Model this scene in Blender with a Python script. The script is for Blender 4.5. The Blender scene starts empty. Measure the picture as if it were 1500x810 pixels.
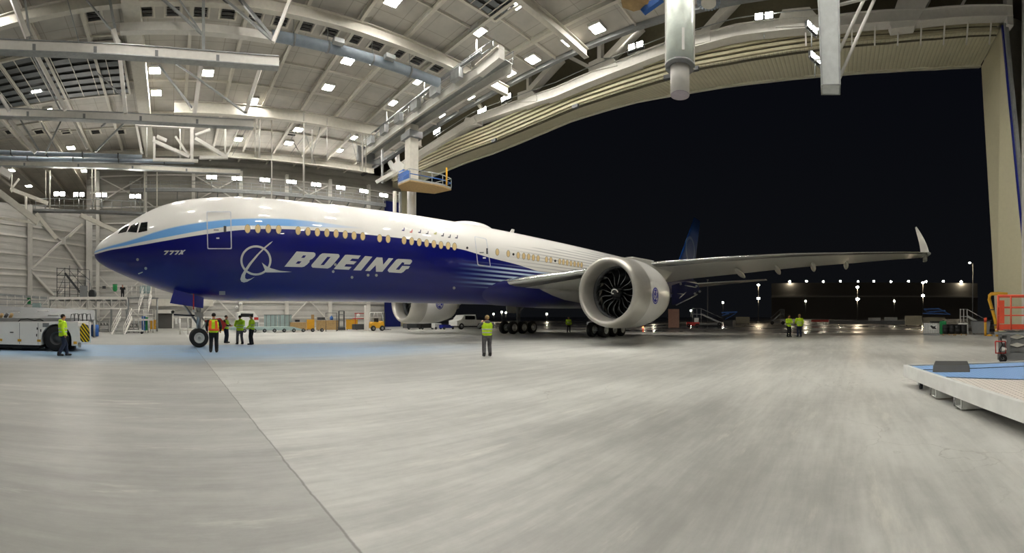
import bpy, bmesh, math, random
from mathutils import Vector, Matrix
from mathutils.geometry import tessellate_polygon
random.seed(7)
PI = math.pi
F, HZ, CH, X0 = 625.0, 463.0, 1.86, 250.0      # panorama scale (px per radian), horizon row, eye height, column that looks along +Y
COL = bpy.context.scene.collection

# ---------------------------------------------------------------- picture -> place
def az(px): return (px - X0) / F
def gp(px, py):                                 # point on the ground
    r = CH * F / (py - HZ); a = az(px); return Vector((r*math.sin(a), r*math.cos(a), 0))
def at_r(px, py, r):
    a = az(px); return Vector((r*math.sin(a), r*math.cos(a), CH + (HZ-py)*r/F))
def at_x(px, py, X): return at_r(px, py, X/math.sin(az(px)))
def at_y(px, py, Y): return at_r(px, py, Y/math.cos(az(px)))
def at_z(px, py, z): return at_r(px, py, (z-CH)*F/(HZ-py))

# ---------------------------------------------------------------- objects
PM = {}
def props(o, label=None, cat=None, group=None, kind=None):
    if label: o['label'] = label
    if cat: o['category'] = cat
    if group: o['group'] = group
    if kind: o['kind'] = kind
    return o
def thing(name, label, cat, loc=(0,0,0), rz=0.0, group=None):
    o = bpy.data.objects.new(name, None); COL.objects.link(o)
    o.empty_display_size = 0.2
    o.location = loc; o.rotation_euler = (0, 0, rz)
    PM[o.name] = Matrix.Translation(Vector(loc)) @ Matrix.Rotation(rz, 4, 'Z')
    return props(o, label, cat, group)

class MB:
    """collects geometry in world (or own) coordinates and links it as one mesh object"""
    def __init__(s): s.v = []; s.f = []; s.sm = []
    def add(s, vs, fs, sm=False):
        n = len(s.v); s.v += [tuple(v) for v in vs]
        for f in fs: s.f.append([i+n for i in f]); s.sm.append(sm)
        return s
    def bx(s, x0, x1, y0, y1, z0, z1):
        vs = [(x,y,z) for x in (x0,x1) for y in (y0,y1) for z in (z0,z1)]
        return s.add(vs, [(0,1,3,2),(4,6,7,5),(0,4,5,1),(2,3,7,6),(0,2,6,4),(1,5,7,3)])
    def box(s, c, d, rz=0.0):
        cs, sn = math.cos(rz), math.sin(rz); vs = []
        for x in (-.5,.5):
            for y in (-.5,.5):
                for z in (-.5,.5):
                    a, b = x*d[0], y*d[1]
                    vs.append((c[0]+a*cs-b*sn, c[1]+a*sn+b*cs, c[2]+z*d[2]))
        return s.add(vs, [(0,1,3,2),(4,6,7,5),(0,4,5,1),(2,3,7,6),(0,2,6,4),(1,5,7,3)])
    def beam(s, p, q, w, h=None):
        p, q = Vector(p), Vector(q); h = w if h is None else h
        d = (q-p).normalized(); up = Vector((0,0,1)) if abs(d.z) < .98 else Vector((0,1,0))
        a = d.cross(up).normalized()*w/2; b = a.cross(d).normalized()*h/2
        vs = [e+i*a+j*b for e in (p,q) for i,j in ((-1,-1),(1,-1),(1,1),(-1,1))]
        return s.add(vs, [(0,1,2,3),(7,6,5,4),(0,4,5,1),(1,5,6,2),(2,6,7,3),(3,7,4,0)])
    def ibeam(s, p, q, w, h, t=.04):
        p, q = Vector(p), Vector(q); d = (q-p).normalized()
        up = Vector((0,0,1)) if abs(d.z) < .98 else Vector((0,1,0))
        b = d.cross(up).normalized().cross(d).normalized()
        for k in (1,-1): s.beam(p+b*k*(h-t)/2, q+b*k*(h-t)/2, w, t)
        return s.beam(p, q, t, h-2*t)
    def cyl(s, p, q, r, r2=None, n=12, cap=True):
        p, q = Vector(p), Vector(q); r2 = r if r2 is None else r2
        d = (q-p).normalized(); up = Vector((0,0,1)) if abs(d.z) < .98 else Vector((1,0,0))
        a = d.cross(up).normalized(); b = d.cross(a)
        vs = []
        for e, rr in ((p,r),(q,r2)):
            for i in range(n):
                t = 2*PI*i/n; vs.append(e + rr*(a*math.cos(t)+b*math.sin(t)))
        s.add(vs, [(i,(i+1)%n,n+(i+1)%n,n+i) for i in range(n)], True)
        if cap: s.add(vs, [list(range(n))[::-1], list(range(n,2*n))])
        return s
    def tube(s, pts, r, n=8):
        pts = [Vector(p) for p in pts]; rings = []
        for i, p in enumerate(pts):
            d = (pts[min(i+1,len(pts)-1)] - pts[max(i-1,0)]).normalized()
            up = Vector((0,0,1)) if abs(d.z) < .95 else Vector((1,0,0))
            a = d.cross(up).normalized(); b = d.cross(a)
            rings += [p + r*(a*math.cos(2*PI*k/n)+b*math.sin(2*PI*k/n)) for k in range(n)]
        fs = [(i*n+k, i*n+(k+1)%n, (i+1)*n+(k+1)%n, (i+1)*n+k) for i in range(len(pts)-1) for k in range(n)]
        s.add(rings, fs, True)
        return s.add(rings, [list(range(n))[::-1], list(range((len(pts)-1)*n, len(pts)*n))])
    def lathe(s, o, d, prof, n=32, closed=False):
        """prof: (distance along d, radius)"""
        o, d = Vector(o), Vector(d).normalized()
        up = Vector((0,0,1)) if abs(d.z) < .98 else Vector((1,0,0))
        a = d.cross(up).normalized(); b = d.cross(a)
        vs = [o + d*t + r*(a*math.cos(2*PI*k/n)+b*math.sin(2*PI*k/n)) for t, r in prof for k in range(n)]
        m = len(prof)
        fs = [(i*n+k, i*n+(k+1)%n, ((i+1)%m)*n+(k+1)%n, ((i+1)%m)*n+k) for i in range(m if closed else m-1) for k in range(n)]
        return s.add(vs, fs, True)
    def ell(s, c, r, nu=12, nv=8):
        c = Vector(c); vs = []; fs = []
        for j in range(nv+1):
            t = PI*j/nv
            for i in range(nu):
                p = 2*PI*i/nu
                vs.append(c + Vector((r[0]*math.sin(t)*math.cos(p), r[1]*math.sin(t)*math.sin(p), r[2]*math.cos(t))))
        for j in range(nv):
            for i in range(nu):
                fs.append((j*nu+i, j*nu+(i+1)%nu, (j+1)*nu+(i+1)%nu, (j+1)*nu+i))
        return s.add(vs, fs, True)
    def prism(s, poly, off):
        """poly: planar list of 3-D points; off: thickness vector"""
        n = len(poly); off = Vector(off); a = [Vector(p) for p in poly]; vs = a + [p+off for p in a]
        s.add(vs, [(i,(i+1)%n,n+(i+1)%n,n+i) for i in range(n)])
        for t in tessellate_polygon([a]):
            s.add(vs, [list(t), [i+n for i in t][::-1]])
        return s
    def grid(s, rows, sm=True, close=False):
        n = len(rows[0]); vs = [p for r in rows for p in r]
        return s.add(vs, [(i*n+k, i*n+(k+1)%n, (i+1)*n+(k+1)%n, (i+1)*n+k) for i in range(len(rows)-1) for k in range(n if close else n-1)], sm)
    def build(s, name, mat, parent=None, label=None, cat=None, group=None, kind=None, bevel=0, autosmooth=False, local=False):
        me = bpy.data.meshes.new(name)
        vs = [Vector(v) for v in s.v]; M = Matrix()
        if parent is not None:
            M = PM[parent.name]
            if not local: inv = M.inverted(); vs = [inv @ v for v in vs]
        elif not local:
            lo = [min(v[i] for v in vs) for i in range(3)]; hi = [max(v[i] for v in vs) for i in range(3)]
            c = Vector(((lo[0]+hi[0])/2, (lo[1]+hi[1])/2, lo[2])); M = Matrix.Translation(c); vs = [v-c for v in vs]
        me.from_pydata([tuple(v) for v in vs], [], s.f)
        me.polygons.foreach_set('use_smooth', s.sm)
        bm = bmesh.new(); bm.from_mesh(me); bmesh.ops.remove_doubles(bm, verts=bm.verts, dist=1e-5)
        bmesh.ops.recalc_face_normals(bm, faces=bm.faces); bm.to_mesh(me); bm.free()
        o = bpy.data.objects.new(name, me); COL.objects.link(o); me.materials.append(mat)
        if parent is not None: o.parent = parent
        else: o.location = M.translation
        PM[o.name] = M
        if bevel:
            b = o.modifiers.new('Bevel', 'BEVEL'); b.width = bevel; b.segments = 2; b.limit_method = 'ANGLE'
        return props(o, label, cat, group, kind)
def kids(o): return [c for c in bpy.data.objects if c.parent == o]
def dup(root, loc, rz=0.0, label=None, group=None):
    r = root.copy(); COL.objects.link(r); r.location = loc; r.rotation_euler = (0,0,rz)
    if label: r['label'] = label
    if group: r['group'] = group
    for ch in kids(root):
        c = ch.copy(); COL.objects.link(c); c.parent = r
        for g in kids(ch):
            d = g.copy(); COL.objects.link(d); d.parent = c
    return r

# ---------------------------------------------------------------- materials
def lin(h):
    if isinstance(h, (tuple, list)): return tuple(h)[:3]
    h = h.lstrip('#'); v = [int(h[i:i+2],16)/255 for i in (0,2,4)]
    return tuple(c/12.92 if c <= .04045 else ((c+.055)/1.055)**2.4 for c in v)
def nt(name):
    m = bpy.data.materials.new(name); m.use_nodes = True; t = m.node_tree
    b = t.nodes['Principled BSDF']; return m, t, b
def node(t, typ, **kw):
    n = t.nodes.new(typ)
    for k, v in kw.items(): setattr(n, k, v)
    return n
def mth(t, op, a, b=None, c=None):
    n = node(t, 'ShaderNodeMath', operation=op)
    for i, v in enumerate((a,b,c)):
        if v is None: continue
        if isinstance(v, (int,float)): n.inputs[i].default_value = v
        else: t.links.new(v, n.inputs[i])
    return n.outputs[0]
def mix(t, fac, a, b):
    n = node(t, 'ShaderNodeMix', data_type='RGBA')
    for i, v in ((0,fac),(6,a),(7,b)):
        if isinstance(v, (int,float)): n.inputs[i].default_value = v
        elif isinstance(v, tuple): n.inputs[i].default_value = (*v, 1)
        else: t.links.new(v, n.inputs[i])
    return n.outputs[2]
def noise(t, vec, scale, det=3, rough=.55):
    n = node(t, 'ShaderNodeTexNoise'); n.inputs['Scale'].default_value = scale; n.inputs['Detail'].default_value = det
    n.inputs['Roughness'].default_value = rough; t.links.new(vec, n.inputs['Vector']); return n.outputs['Fac']
def mapr(t, v, a, b, c=0.0, d=1.0, smooth=False):
    n = node(t, 'ShaderNodeMapRange'); n.interpolation_type = 'SMOOTHSTEP' if smooth else 'LINEAR'
    t.links.new(v, n.inputs[0])
    for i, k in enumerate((a,b,c,d)): n.inputs[i+1].default_value = k
    return n.outputs[0]
def scaled(t, vec, sc, rot=(0,0,0)):
    n = node(t, 'ShaderNodeMapping'); n.inputs['Scale'].default_value = sc; n.inputs['Rotation'].default_value = rot
    t.links.new(vec, n.inputs['Vector']); return n.outputs[0]
def mat(name, col, rough=.5, metal=0.0, var=.08, scale=3.0, coat=0.0, bump=0.0, spec=.5):
    m, t, b = nt(name); c = lin(col)
    tc = node(t, 'ShaderNodeTexCoord').outputs['Object']
    n = noise(t, tc, scale)
    lo = tuple(x*(1-var) for x in c); hi = tuple(min(1,x*(1+var)) for x in c)
    t.links.new(mix(t, mapr(t, n, .3, .7), lo, hi), b.inputs['Base Color'])
    b.inputs['Roughness'].default_value = rough; b.inputs['Metallic'].default_value = metal
    b.inputs['Coat Weight'].default_value = coat; b.inputs['Coat Roughness'].default_value = .04
    b.inputs['Specular IOR Level'].default_value = spec
    if bump:
        bp = node(t, 'ShaderNodeBump'); bp.inputs['Strength'].default_value = bump; bp.inputs['Distance'].default_value = .02
        t.links.new(n, bp.inputs['Height']); t.links.new(bp.outputs[0], b.inputs['Normal'])
    return m
def emit(name, col, s):
    m, t, b = nt(name); b.inputs['Base Color'].default_value = (.8,.8,.8,1)
    b.inputs['Emission Color'].default_value = (*lin(col),1); b.inputs['Emission Strength'].default_value = s
    return m
def corrug(name, col, axis, period, depth=.04, rough=.5, var=.06, dark=.0):
    """profiled sheet: ridges that repeat along one axis of the object"""
    m, t, b = nt(name); c = lin(col); g = node(t,'ShaderNodeNewGeometry').outputs['Position']
    sp = node(t,'ShaderNodeSeparateXYZ'); t.links.new(g, sp.inputs[0])
    w = mth(t, 'PINGPONG', sp.outputs[axis], period/2)
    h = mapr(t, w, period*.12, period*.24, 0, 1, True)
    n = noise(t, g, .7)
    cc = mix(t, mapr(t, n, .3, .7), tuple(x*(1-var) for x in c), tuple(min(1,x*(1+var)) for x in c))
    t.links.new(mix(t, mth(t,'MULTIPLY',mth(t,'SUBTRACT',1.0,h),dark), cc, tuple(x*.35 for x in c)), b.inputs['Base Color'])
    b.inputs['Roughness'].default_value = rough
    bp = node(t,'ShaderNodeBump'); bp.inputs['Distance'].default_value = depth; bp.inputs['Strength'].default_value = 1
    t.links.new(h, bp.inputs['Height']); t.links.new(bp.outputs[0], b.inputs['Normal'])
    return m

M = {}
M['steel'] = mat('painted_steel_white', '#d2cfc8', .5, var=.05)
M['steel2'] = mat('painted_steel_cream', '#c9c5b9', .55, var=.06)
M['galv'] = mat('galvanised_steel', '#9a9d9c', .4, .4, var=.12)
M['grey'] = mat('grey_paint', '#77797a', .5)
M['dgrey'] = mat('dark_grey_paint', '#3c3e40', .55)
M['black'] = mat('black_rubber', '#161616', .7)
M['tyre'] = mat('tyre_rubber', '#1b1b1c', .75, bump=.2, scale=30)
M['white'] = mat('white_gloss_paint', '#e6e4df', .3, coat=.5, var=.02)
M['blue'] = mat('deep_blue_paint', '#0d1c86', .3, coat=.6, var=.03)
M['beige'] = mat('tan_window_cover', '#d8bd86', .6, var=.04)
M['chrome'] = mat('bright_metal', '#d8d8d6', .18, 1.0, var=.03)
M['metal'] = mat('brushed_metal', '#a8a8a6', .35, .9, var=.08)
M['hiviz'] = mat('fluorescent_yellow_cloth', '#c8f01e', .7, var=.1, scale=12)
M['orange'] = mat('fluorescent_orange_cloth', '#ff6a30', .7)
M['refl'] = mat('silver_reflective_tape', '#b9bdbb', .35, .3)
M['navy'] = mat('navy_cloth', '#1c2740', .85, var=.2, scale=14)
M['dcloth'] = mat('dark_cloth', '#17181b', .85, var=.2, scale=14)
M['gcloth'] = mat('grey_cloth', '#5c5b5e', .85, var=.2, scale=14)
M['skin'] = mat('skin', '#b98364', .55, var=.05)
M['skin2'] = mat('skin_dark', '#7a4f38', .55, var=.05)
M['hair'] = mat('hair_dark', '#1a1410', .8, var=.3, scale=40)
M['boot'] = mat('boot_leather', '#1d1b19', .6)
M['yellow'] = mat('yellow_paint', '#cf9a1e', .45)
M['red'] = mat('red_paint', '#b3271e', .45)
M['orangep'] = mat('orange_red_paint', '#dc5334', .45)
M['green'] = mat('green_plastic', '#1f8a4c', .5)
M['wood'] = mat('plywood', '#a08458', .7, var=.18, scale=5)
M['bluep'] = mat('blue_equipment_paint', '#2a5ea8', .45)
M['tealg'] = mat('pale_teal_panel', '#92a6a4', .5)
M['glass'] = mat('dark_glass', '#0c1013', .06, 0, var=.02, coat=1)
M['lamp'] = emit('lamp_diffuser', '#fffbf3', 172)
M['flood'] = emit('floodlight_lens', '#fffaf0', 120)
M['olamp'] = emit('outdoor_lamp_lens', '#ffe6c0', 170)
M['olamp2'] = emit('outdoor_wall_lamp', '#fff0d0', 190)
M['vent'] = mat('vent_black', '#1c1b19', .7)
M['ductb'] = mat('blue_grey_duct', '#7f8a94', .5, var=.08)
M['louvre'] = mat('louvre_grey', '#5a5f60', .5)
M['plast'] = mat('white_plastic', '#d9dad6', .5)

# ---------------------------------------------------------------- camera
cam = bpy.data.cameras.new('camera'); camo = bpy.data.objects.new('camera', cam); COL.objects.link(camo)
cam.type = 'PANO'; cam.panorama_type = 'CENTRAL_CYLINDRICAL'
cam.central_cylindrical_range_u_min = -750/F; cam.central_cylindrical_range_u_max = 750/F
cam.central_cylindrical_range_v_min = -(810-HZ)/F; cam.central_cylindrical_range_v_max = HZ/F
cam.central_cylindrical_radius = 1.0
cam.clip_end = 2000
camo.location = (0,0,CH); camo.rotation_euler = (PI/2, 0, -az(750))
sc = bpy.context.scene; sc.camera = camo
sc.view_settings.view_transform = 'Standard'; sc.view_settings.look = 'None'
sc.view_settings.gamma = 1; sc.view_settings.use_curve_mapping = False; sc.view_settings.exposure = 0.08
sc.cycles.use_denoising = True; sc.cycles.max_bounces = 6; sc.cycles.diffuse_bounces = 4
sc.cycles.sample_clamp_indirect = 8
wd = bpy.data.worlds.new('world'); sc.world = wd; wd.use_nodes = True
wt = wd.node_tree; bgn = wt.nodes['Background']
sky = node(wt, 'ShaderNodeTexCoord'); sx = node(wt,'ShaderNodeSeparateXYZ'); wt.links.new(sky.outputs['Generated'], sx.inputs[0])
wt.links.new(mix(wt, mapr(wt, sx.outputs[2], 0, .5), (.0042,.0046,.0055), (.0024,.0028,.0044)), bgn.inputs['Color'])
bgn.inputs['Strength'].default_value = 1.0
# ================================================================ setting
DX = 40.0                                        # plane of the great door opening
# floor -----------------------------------------------------------
def floor_mat():
    m, t, b = nt('concrete_floor'); g = node(t,'ShaderNodeNewGeometry').outputs['Position']
    sp = node(t,'ShaderNodeSeparateXYZ'); t.links.new(g, sp.inputs[0]); X, Y = sp.outputs[0], sp.outputs[1]
    n1 = noise(t, g, .12, 4); n2 = noise(t, scaled(t, g, (.2,1.3,1), (0,0,.23)), 1.0, 5, .6)
    n3 = noise(t, g, 3.0, 6, .7); n4 = noise(t, scaled(t, g, (.5,4,1), (0,0,.3)), 1.4, 4, .65)
    f = mth(t,'ADD', mth(t,'MULTIPLY',n1,.75), mth(t,'MULTIPLY',n2,.42)); f = mth(t,'ADD', f, mth(t,'MULTIPLY',n4,.28))
    f = mth(t,'ADD', f, mth(t,'MULTIPLY', n3, .18))
    c = mix(t, mapr(t, f, .6, 1.02, 0, 1, True), lin('#92928d'), lin('#c6c6c0'))
    c = mix(t, mapr(t, mth(t,'SUBTRACT', X, 1.45), -.02, .02, .3, 0), c, lin('#55534e'))
    # pale scuffs
    s = mapr(t, noise(t, scaled(t, g, (.4,1.9,1), (0,0,.25)), .8, 6, .7), .56, .74, 0, .6, True)
    c = mix(t, s, c, lin('#d2d0c6'))
    dk = mapr(t, noise(t, g, 14, 5, .7), .68, .76, 0, .3, True); c = mix(t, dk, c, lin('#5c5850'))
    # blue reflected light near the nose, painted into the floor colour
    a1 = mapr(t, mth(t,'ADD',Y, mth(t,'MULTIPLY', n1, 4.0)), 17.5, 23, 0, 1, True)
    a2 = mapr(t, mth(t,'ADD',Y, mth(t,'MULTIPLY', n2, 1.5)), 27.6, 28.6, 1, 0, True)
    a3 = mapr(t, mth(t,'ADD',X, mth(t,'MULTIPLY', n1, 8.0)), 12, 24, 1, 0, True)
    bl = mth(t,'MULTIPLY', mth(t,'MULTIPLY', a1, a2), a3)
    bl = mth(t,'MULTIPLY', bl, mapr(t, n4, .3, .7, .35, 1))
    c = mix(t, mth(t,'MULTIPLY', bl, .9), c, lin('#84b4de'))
    # saw-cut joints
    for ax, v0, w in ((X,1.45,.022),(X,-9.5,.02),(X,12.4,.015),(Y,13.2,.012),(Y,26.2,.015),(X,24,.02)):
        wob = mth(t,'MULTIPLY', mth(t,'SUBTRACT', noise(t, g, 2.5, 4), .5), .06)
        d = mth(t,'ABSOLUTE', mth(t,'ADD', mth(t,'SUBTRACT', ax, v0), wob))
        c = mix(t, mapr(t, d, w*.25, w*.9, .6 if v0 == 1.45 else .3, 0), c, lin('#4a463f'))
    # fine cracks
    vo = node(t,'ShaderNodeTexVoronoi', feature='DISTANCE_TO_EDGE'); vo.inputs['Scale'].default_value = .45
    wv = node(t,'ShaderNodeVectorMath', operation='ADD'); nn = node(t,'ShaderNodeTexNoise'); nn.inputs['Scale'].default_value = 1.3; nn.inputs['Detail'].default_value = 5
    t.links.new(g, nn.inputs['Vector']); t.links.new(g, wv.inputs[0]); t.links.new(nn.outputs['Color'], wv.inputs[1]); t.links.new(wv.outputs[0], vo.inputs['Vector'])
    cr = mapr(t, vo.outputs[0], .002, .006, .35, 0); cr = mth(t,'MULTIPLY', cr, mapr(t, n1, .5, .6))
    c = mix(t, cr, c, lin('#6a665c'))
    t.links.new(c, b.inputs['Base Color'])
    t.links.new(mapr(t, f, .6, 1.05, .34, .52), b.inputs['Roughness'])
    bp = node(t,'ShaderNodeBump'); bp.inputs['Strength'].default_value = .25; bp.inputs['Distance'].default_value = .01
    t.links.new(n3, bp.inputs['Height']); t.links.new(bp.outputs[0], b.inputs['Normal'])
    b.inputs['Specular IOR Level'].default_value = .45
    return m
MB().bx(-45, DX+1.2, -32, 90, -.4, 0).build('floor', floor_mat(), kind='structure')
def apron_mat():
    m, t, b = nt('wet_apron'); g = node(t,'ShaderNodeNewGeometry').outputs['Position']
    n1 = noise(t, g, .06, 4); n2 = noise(t, scaled(t, g, (1,.25,1)), .25, 5, .6)
    t.links.new(mix(t, mapr(t, n2, .35, .65), lin('#3a3835'), lin('#6d6a64')), b.inputs['Base Color'])
    t.links.new(mapr(t, n1, .42, .58, .1, .5), b.inputs['Roughness'])
    bp = node(t,'ShaderNodeBump'); bp.inputs['Strength'].default_value = .15; bp.inputs['Distance'].default_value = .02
    t.links.new(noise(t, g, 2.0, 3), bp.inputs['Height']); t.links.new(bp.outputs[0], b.inputs['Normal'])
    return m
MB().bx(DX+1.2, 700, -400, 600, -.5, -.05).build('apron', apron_mat(), kind='structure')
# walls -----------------------------------------------------------
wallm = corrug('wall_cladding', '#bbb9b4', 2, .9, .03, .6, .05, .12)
wallu = corrug('cladding_dim_light', '#94918a', 2, .9, .03, .6, .08, .15)  # darker copy: dimmer light high on the wall put into the colour
YB = 66.0
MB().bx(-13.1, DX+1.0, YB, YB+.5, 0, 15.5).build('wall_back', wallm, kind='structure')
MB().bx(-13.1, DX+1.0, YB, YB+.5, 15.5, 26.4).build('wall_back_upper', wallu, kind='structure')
WL0, WL1 = Vector((-13.1,67.0,0)), Vector((-27.5,45.0,0))
dd = (WL1-WL0).normalized(); nn_ = Vector((-dd.y, dd.x, 0))*-1
MB().prism([WL0+Vector((0,0,0)), WL1, WL1+Vector((0,0,16.5)), WL0+Vector((0,0,18.4))], nn_*.4 if nn_.x < 0 else -nn_*.4).build('wall_left', wallm, kind='structure')
# deeper bay above and behind the canted wall
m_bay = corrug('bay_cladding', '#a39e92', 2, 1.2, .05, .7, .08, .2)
MB().bx(-45, -12.9, 86, 86.5, 0, 26.4).build('wall_bay_back', m_bay, kind='structure')
MB().bx(-13.3, -12.9, YB+.5, 86, 0, 26.4).build('wall_bay_side', m_bay, kind='structure')
MB().bx(-45.4, -45, -32, 86.5, 0, 26.4).build('wall_far_left', wallm, kind='structure')
MB().bx(-45, DX, -32.4, -32, 0, 26.4).build('wall_rear', wallm, kind='structure')
MB().bx(35.8, 36.2, -32, -17.2, 0, 34).build('wall_right', mat('right_wall_panel', '#d8d5cc', .6), kind='structure')
# ceiling ---------------------------------------------------------
def ceil_mat():
    m, t, b = nt('ceiling_deck'); g = node(t,'ShaderNodeNewGeometry').outputs['Position']
    sp = node(t,'ShaderNodeSeparateXYZ'); t.links.new(g, sp.inputs[0])
    n = noise(t, g, .5, 3)
    c = mix(t, mapr(t, n, .3, .7), lin('#a5a199'), lin('#b9b5ac'))
    for ax, per, w in ((0,2.23,.05),(1,2.6,.05)):
        p = mth(t,'PINGPONG', mth(t,'ADD', sp.outputs[ax], 100.0), per/2)
        c = mix(t, mapr(t, p, w*.5, w, .5, 0), c, lin('#7a7568'))
    t.links.new(c, b.inputs['Base Color']); b.inputs['Roughness'].default_value = .7
    return m
CZ, CXE = 26.3, 31.7
cm = ceil_mat()
g = MB(); g.bx(-45, CXE, -2.5, 86.5, CZ, CZ+.3); g.bx(-45, 22, -32, -2.5, CZ, CZ+.3); g.build('ceiling', cm, kind='structure')
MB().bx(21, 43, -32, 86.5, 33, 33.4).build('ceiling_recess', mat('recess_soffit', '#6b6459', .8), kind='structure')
MB().bx(CXE-.3, CXE, -2.5, 86.5, CZ+.3, 33).build('wall_recess', M['steel2'], kind='structure')
MB().bx(21.7, 22, -32, -2.8, CZ+.3, 33).build('wall_recess_side', M['steel2'], kind='structure')
MB().bx(22, CXE, -2.8, -2.5, CZ+.3, 33).build('wall_recess_end', M['steel2'], kind='structure')
# great door: header soffit, jambs --------------------------------
out_px = [(575,288),(600,272),(627,261),(672,242),(720,225),(758,210),(800,192),(833,178),(880,163),(930,149),(980,139.5),(1011,134.5),(1066,125.5),(1123,118.5),(1178,112.5),(1232,108),(1300,103.5),(1370,100),(1436,97)]
in_px  = [(575,266),(600,255),(627,244),(672,225),(724,206),(762,190),(800,174),(843,155.5),(880,143),(930,127),(977,113),(1011,100),(1066,90),(1123,80),(1178,72),(1232,65),(1300,59),(1370,53),(1463,47.5)]
XI, XO = 36.0, 41.0
outp = [at_x(x,y,XO) for x,y in out_px]; inp = [at_x(x,y,XI) for x,y in in_px]
inp[-1].y = -13.9
def header_strip(name, lo, hi, m, th=.3, off=(0,0,1)):
    b = MB(); off = Vector(off)*th
    for i in range(len(lo)-1):
        b.prism([lo[i], lo[i+1], hi[i+1], hi[i]], off)
    return b.build(name, m, kind='structure')
soffm = corrug('soffit_sheet', '#d0cbb0', 1, .38, .05, .6, .05, .15)
header_strip('trim_1', outp, inp, soffm, .25)
# outer fascia and inner fluted track bands
header_strip('wall_front', [p.copy() for p in outp], [Vector((p.x, p.y, 34)) for p in outp], M['steel2'], .4, (1,0,0))
trimm = mat('soffit_edge_trim', '#c9c6b2', .5)
b = MB()
for i in range(len(outp)-1): b.beam(outp[i]+Vector((-.1,0,.0)), outp[i+1]+Vector((-.1,0,.0)), .25, .28)
b.build('trim_2', trimm, kind='structure')
bands = MB(); pipes = MB()
def up(p, dz, dx=0): return Vector((p.x+dx, p.y, p.z+dz))
for k in range(5):
    z0, z1, dx = .1+.34*k, .34+.34*k, -.18*k
    for i in range(len(inp)-1): bands.prism([up(inp[i],z0,dx), up(inp[i+1],z0,dx), up(inp[i+1],z1,dx), up(inp[i],z1,dx)], (-.22,0,0))
bands.build('trim_3', mat('door_track_channel', '#a39c80', .5), kind='structure')
bk = MB()
for i in range(len(inp)-1): bk.prism([up(inp[i],-.05,.3), up(inp[i+1],-.05,.3), up(inp[i+1],7.2,.3), up(inp[i],7.2,.3)], (.2,0,0))
bk.build('wall_header_back', mat('header_back_dark', '#54503f', .8), kind='structure')
# the jambs
jt_o, jb_o = Vector((XO,-14.0,outp[-1].z)), Vector((XO,-15.7,0))
jt_i, jb_i = Vector((XI-.4,-14.0,inp[-1].z+.3)), Vector((XI-.4,-17.0,0))
jm = mat('jamb_panel_cream', '#c6c0a2', .55, var=.03)
MB().prism([jb_o, jb_i, jt_i, jt_o], (0,-.5,0)).build('wall_jamb_right', jm, kind='structure')
MB().prism([jb_o, jt_o+Vector((0,0,9)), jt_o+Vector((0,-25,9)), jb_o+Vector((0,-25,0))], (.3,0,0)).build('wall_front_right', M['steel2'], kind='structure')
MB().bx(DX-.5, DX+1.2, YB-.2, YB+24, 0, 34).build('wall_jamb_left', jm, kind='structure')
# blue edge seal and its grey channel beside the right jamb
b = MB(); b.beam(jb_i+Vector((-.1,-.12,0)), jt_i+Vector((-.1,-.12,0)), .32, .22)
b.build('door_edge_seal', M['blue'], label='blue vertical edge seal running up beside the cream right jamb', cat='door seal')
b = MB(); b.beam(jb_i+Vector((-.45,-.3,0)), jt_i+Vector((-.45,-.3,0)), .3, .35)
b.build('door_guide_channel', M['galv'], label='grey steel guide channel standing just right of the blue edge seal', cat='channel')
# lattice column at the right edge of the frame
t = thing('lattice_column', 'white steel lattice column at the right edge of the photo', 'column', (33,-15.9,0))
for k,(x,y) in enumerate(((34.6,-15.9),(32.2,-15.85),(32.0,-17.6))):
    MB().ibeam((x,y,0), (x,y,33), .42, .4).build('post', M['steel'], t)
for k in range(13):
    z = 1.0+2.45*k
    MB().beam((34.6,-15.9,z), (32.2,-15.85,z+1.9), .16).build('brace', M['steel'], t)
    MB().beam((34.6,-15.9,z+1.9), (32.2,-15.85,z+1.9), .14).build('tie', M['steel'], t)

# ceiling ribs (cross purlins) and long girders --------------------
ribs = [-29,-24.6,-20.2,-15.8,-11.4,-7,1.65,6.05,10.45,14.95,19.35,23.4,28.1]
for i, X in enumerate(ribs):
    MB().ibeam((X,-30 if X<21 else -2.4,CZ-.28), (X,65.5 if X>-13 else 85,CZ-.28), .3, .5).build('roof_purlin', M['steel2'],
        label='cream roof purlin running front to back, number %d from the left' % (i+1), cat='purlin', group='roof purlins')
MB().bx(-3.6,-2.3,10,62,24.6,CZ-.01).build('box_girder', M['steel2'], label='wide cream box girder running toward the back wall above the nose', cat='girder')
gir = [(21.5,.5,.8,'nearest the top edge above the door corner'),(31.4,.5,.95,'curving through the light rows above the wing'),(47.6,.55,1.3,'crossing just in front of the hanging rods'),(61.5,.4,.8,'last one before the back wall')]
for Y, w, hgt, d in gir:
    MB().ibeam((.4 if Y==47.6 else -44 if Y>40 else -30,Y,CZ-.55-hgt/2), (CXE,Y,CZ-.5-hgt/2), w, hgt, .06).build('roof_girder', M['steel2'],
        label='long cream roof girder '+d, cat='girder', group='long roof girders')
# small secondary purlins along X
for i,Y in enumerate((12,16.5,25,27.5,36.5,39.5,44,51,54.5,62)):
    MB().beam((-44 if Y>40 else -30,Y,CZ-.1), (CXE,Y,CZ-.1), .12, .2).build('roof_stringer', M['steel2'],
        label='thin cream stringer running lengthwise under the roof, number %d from the camera' % (i+1), cat='stringer', group='thin roof stringers')
# edge of the lower ceiling along the recess
MB().bx(CXE-.1,CXE+.3,-2.5,66,CZ-.4,CZ+.4).build('trim_4', M['grey'], kind='structure')

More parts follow.
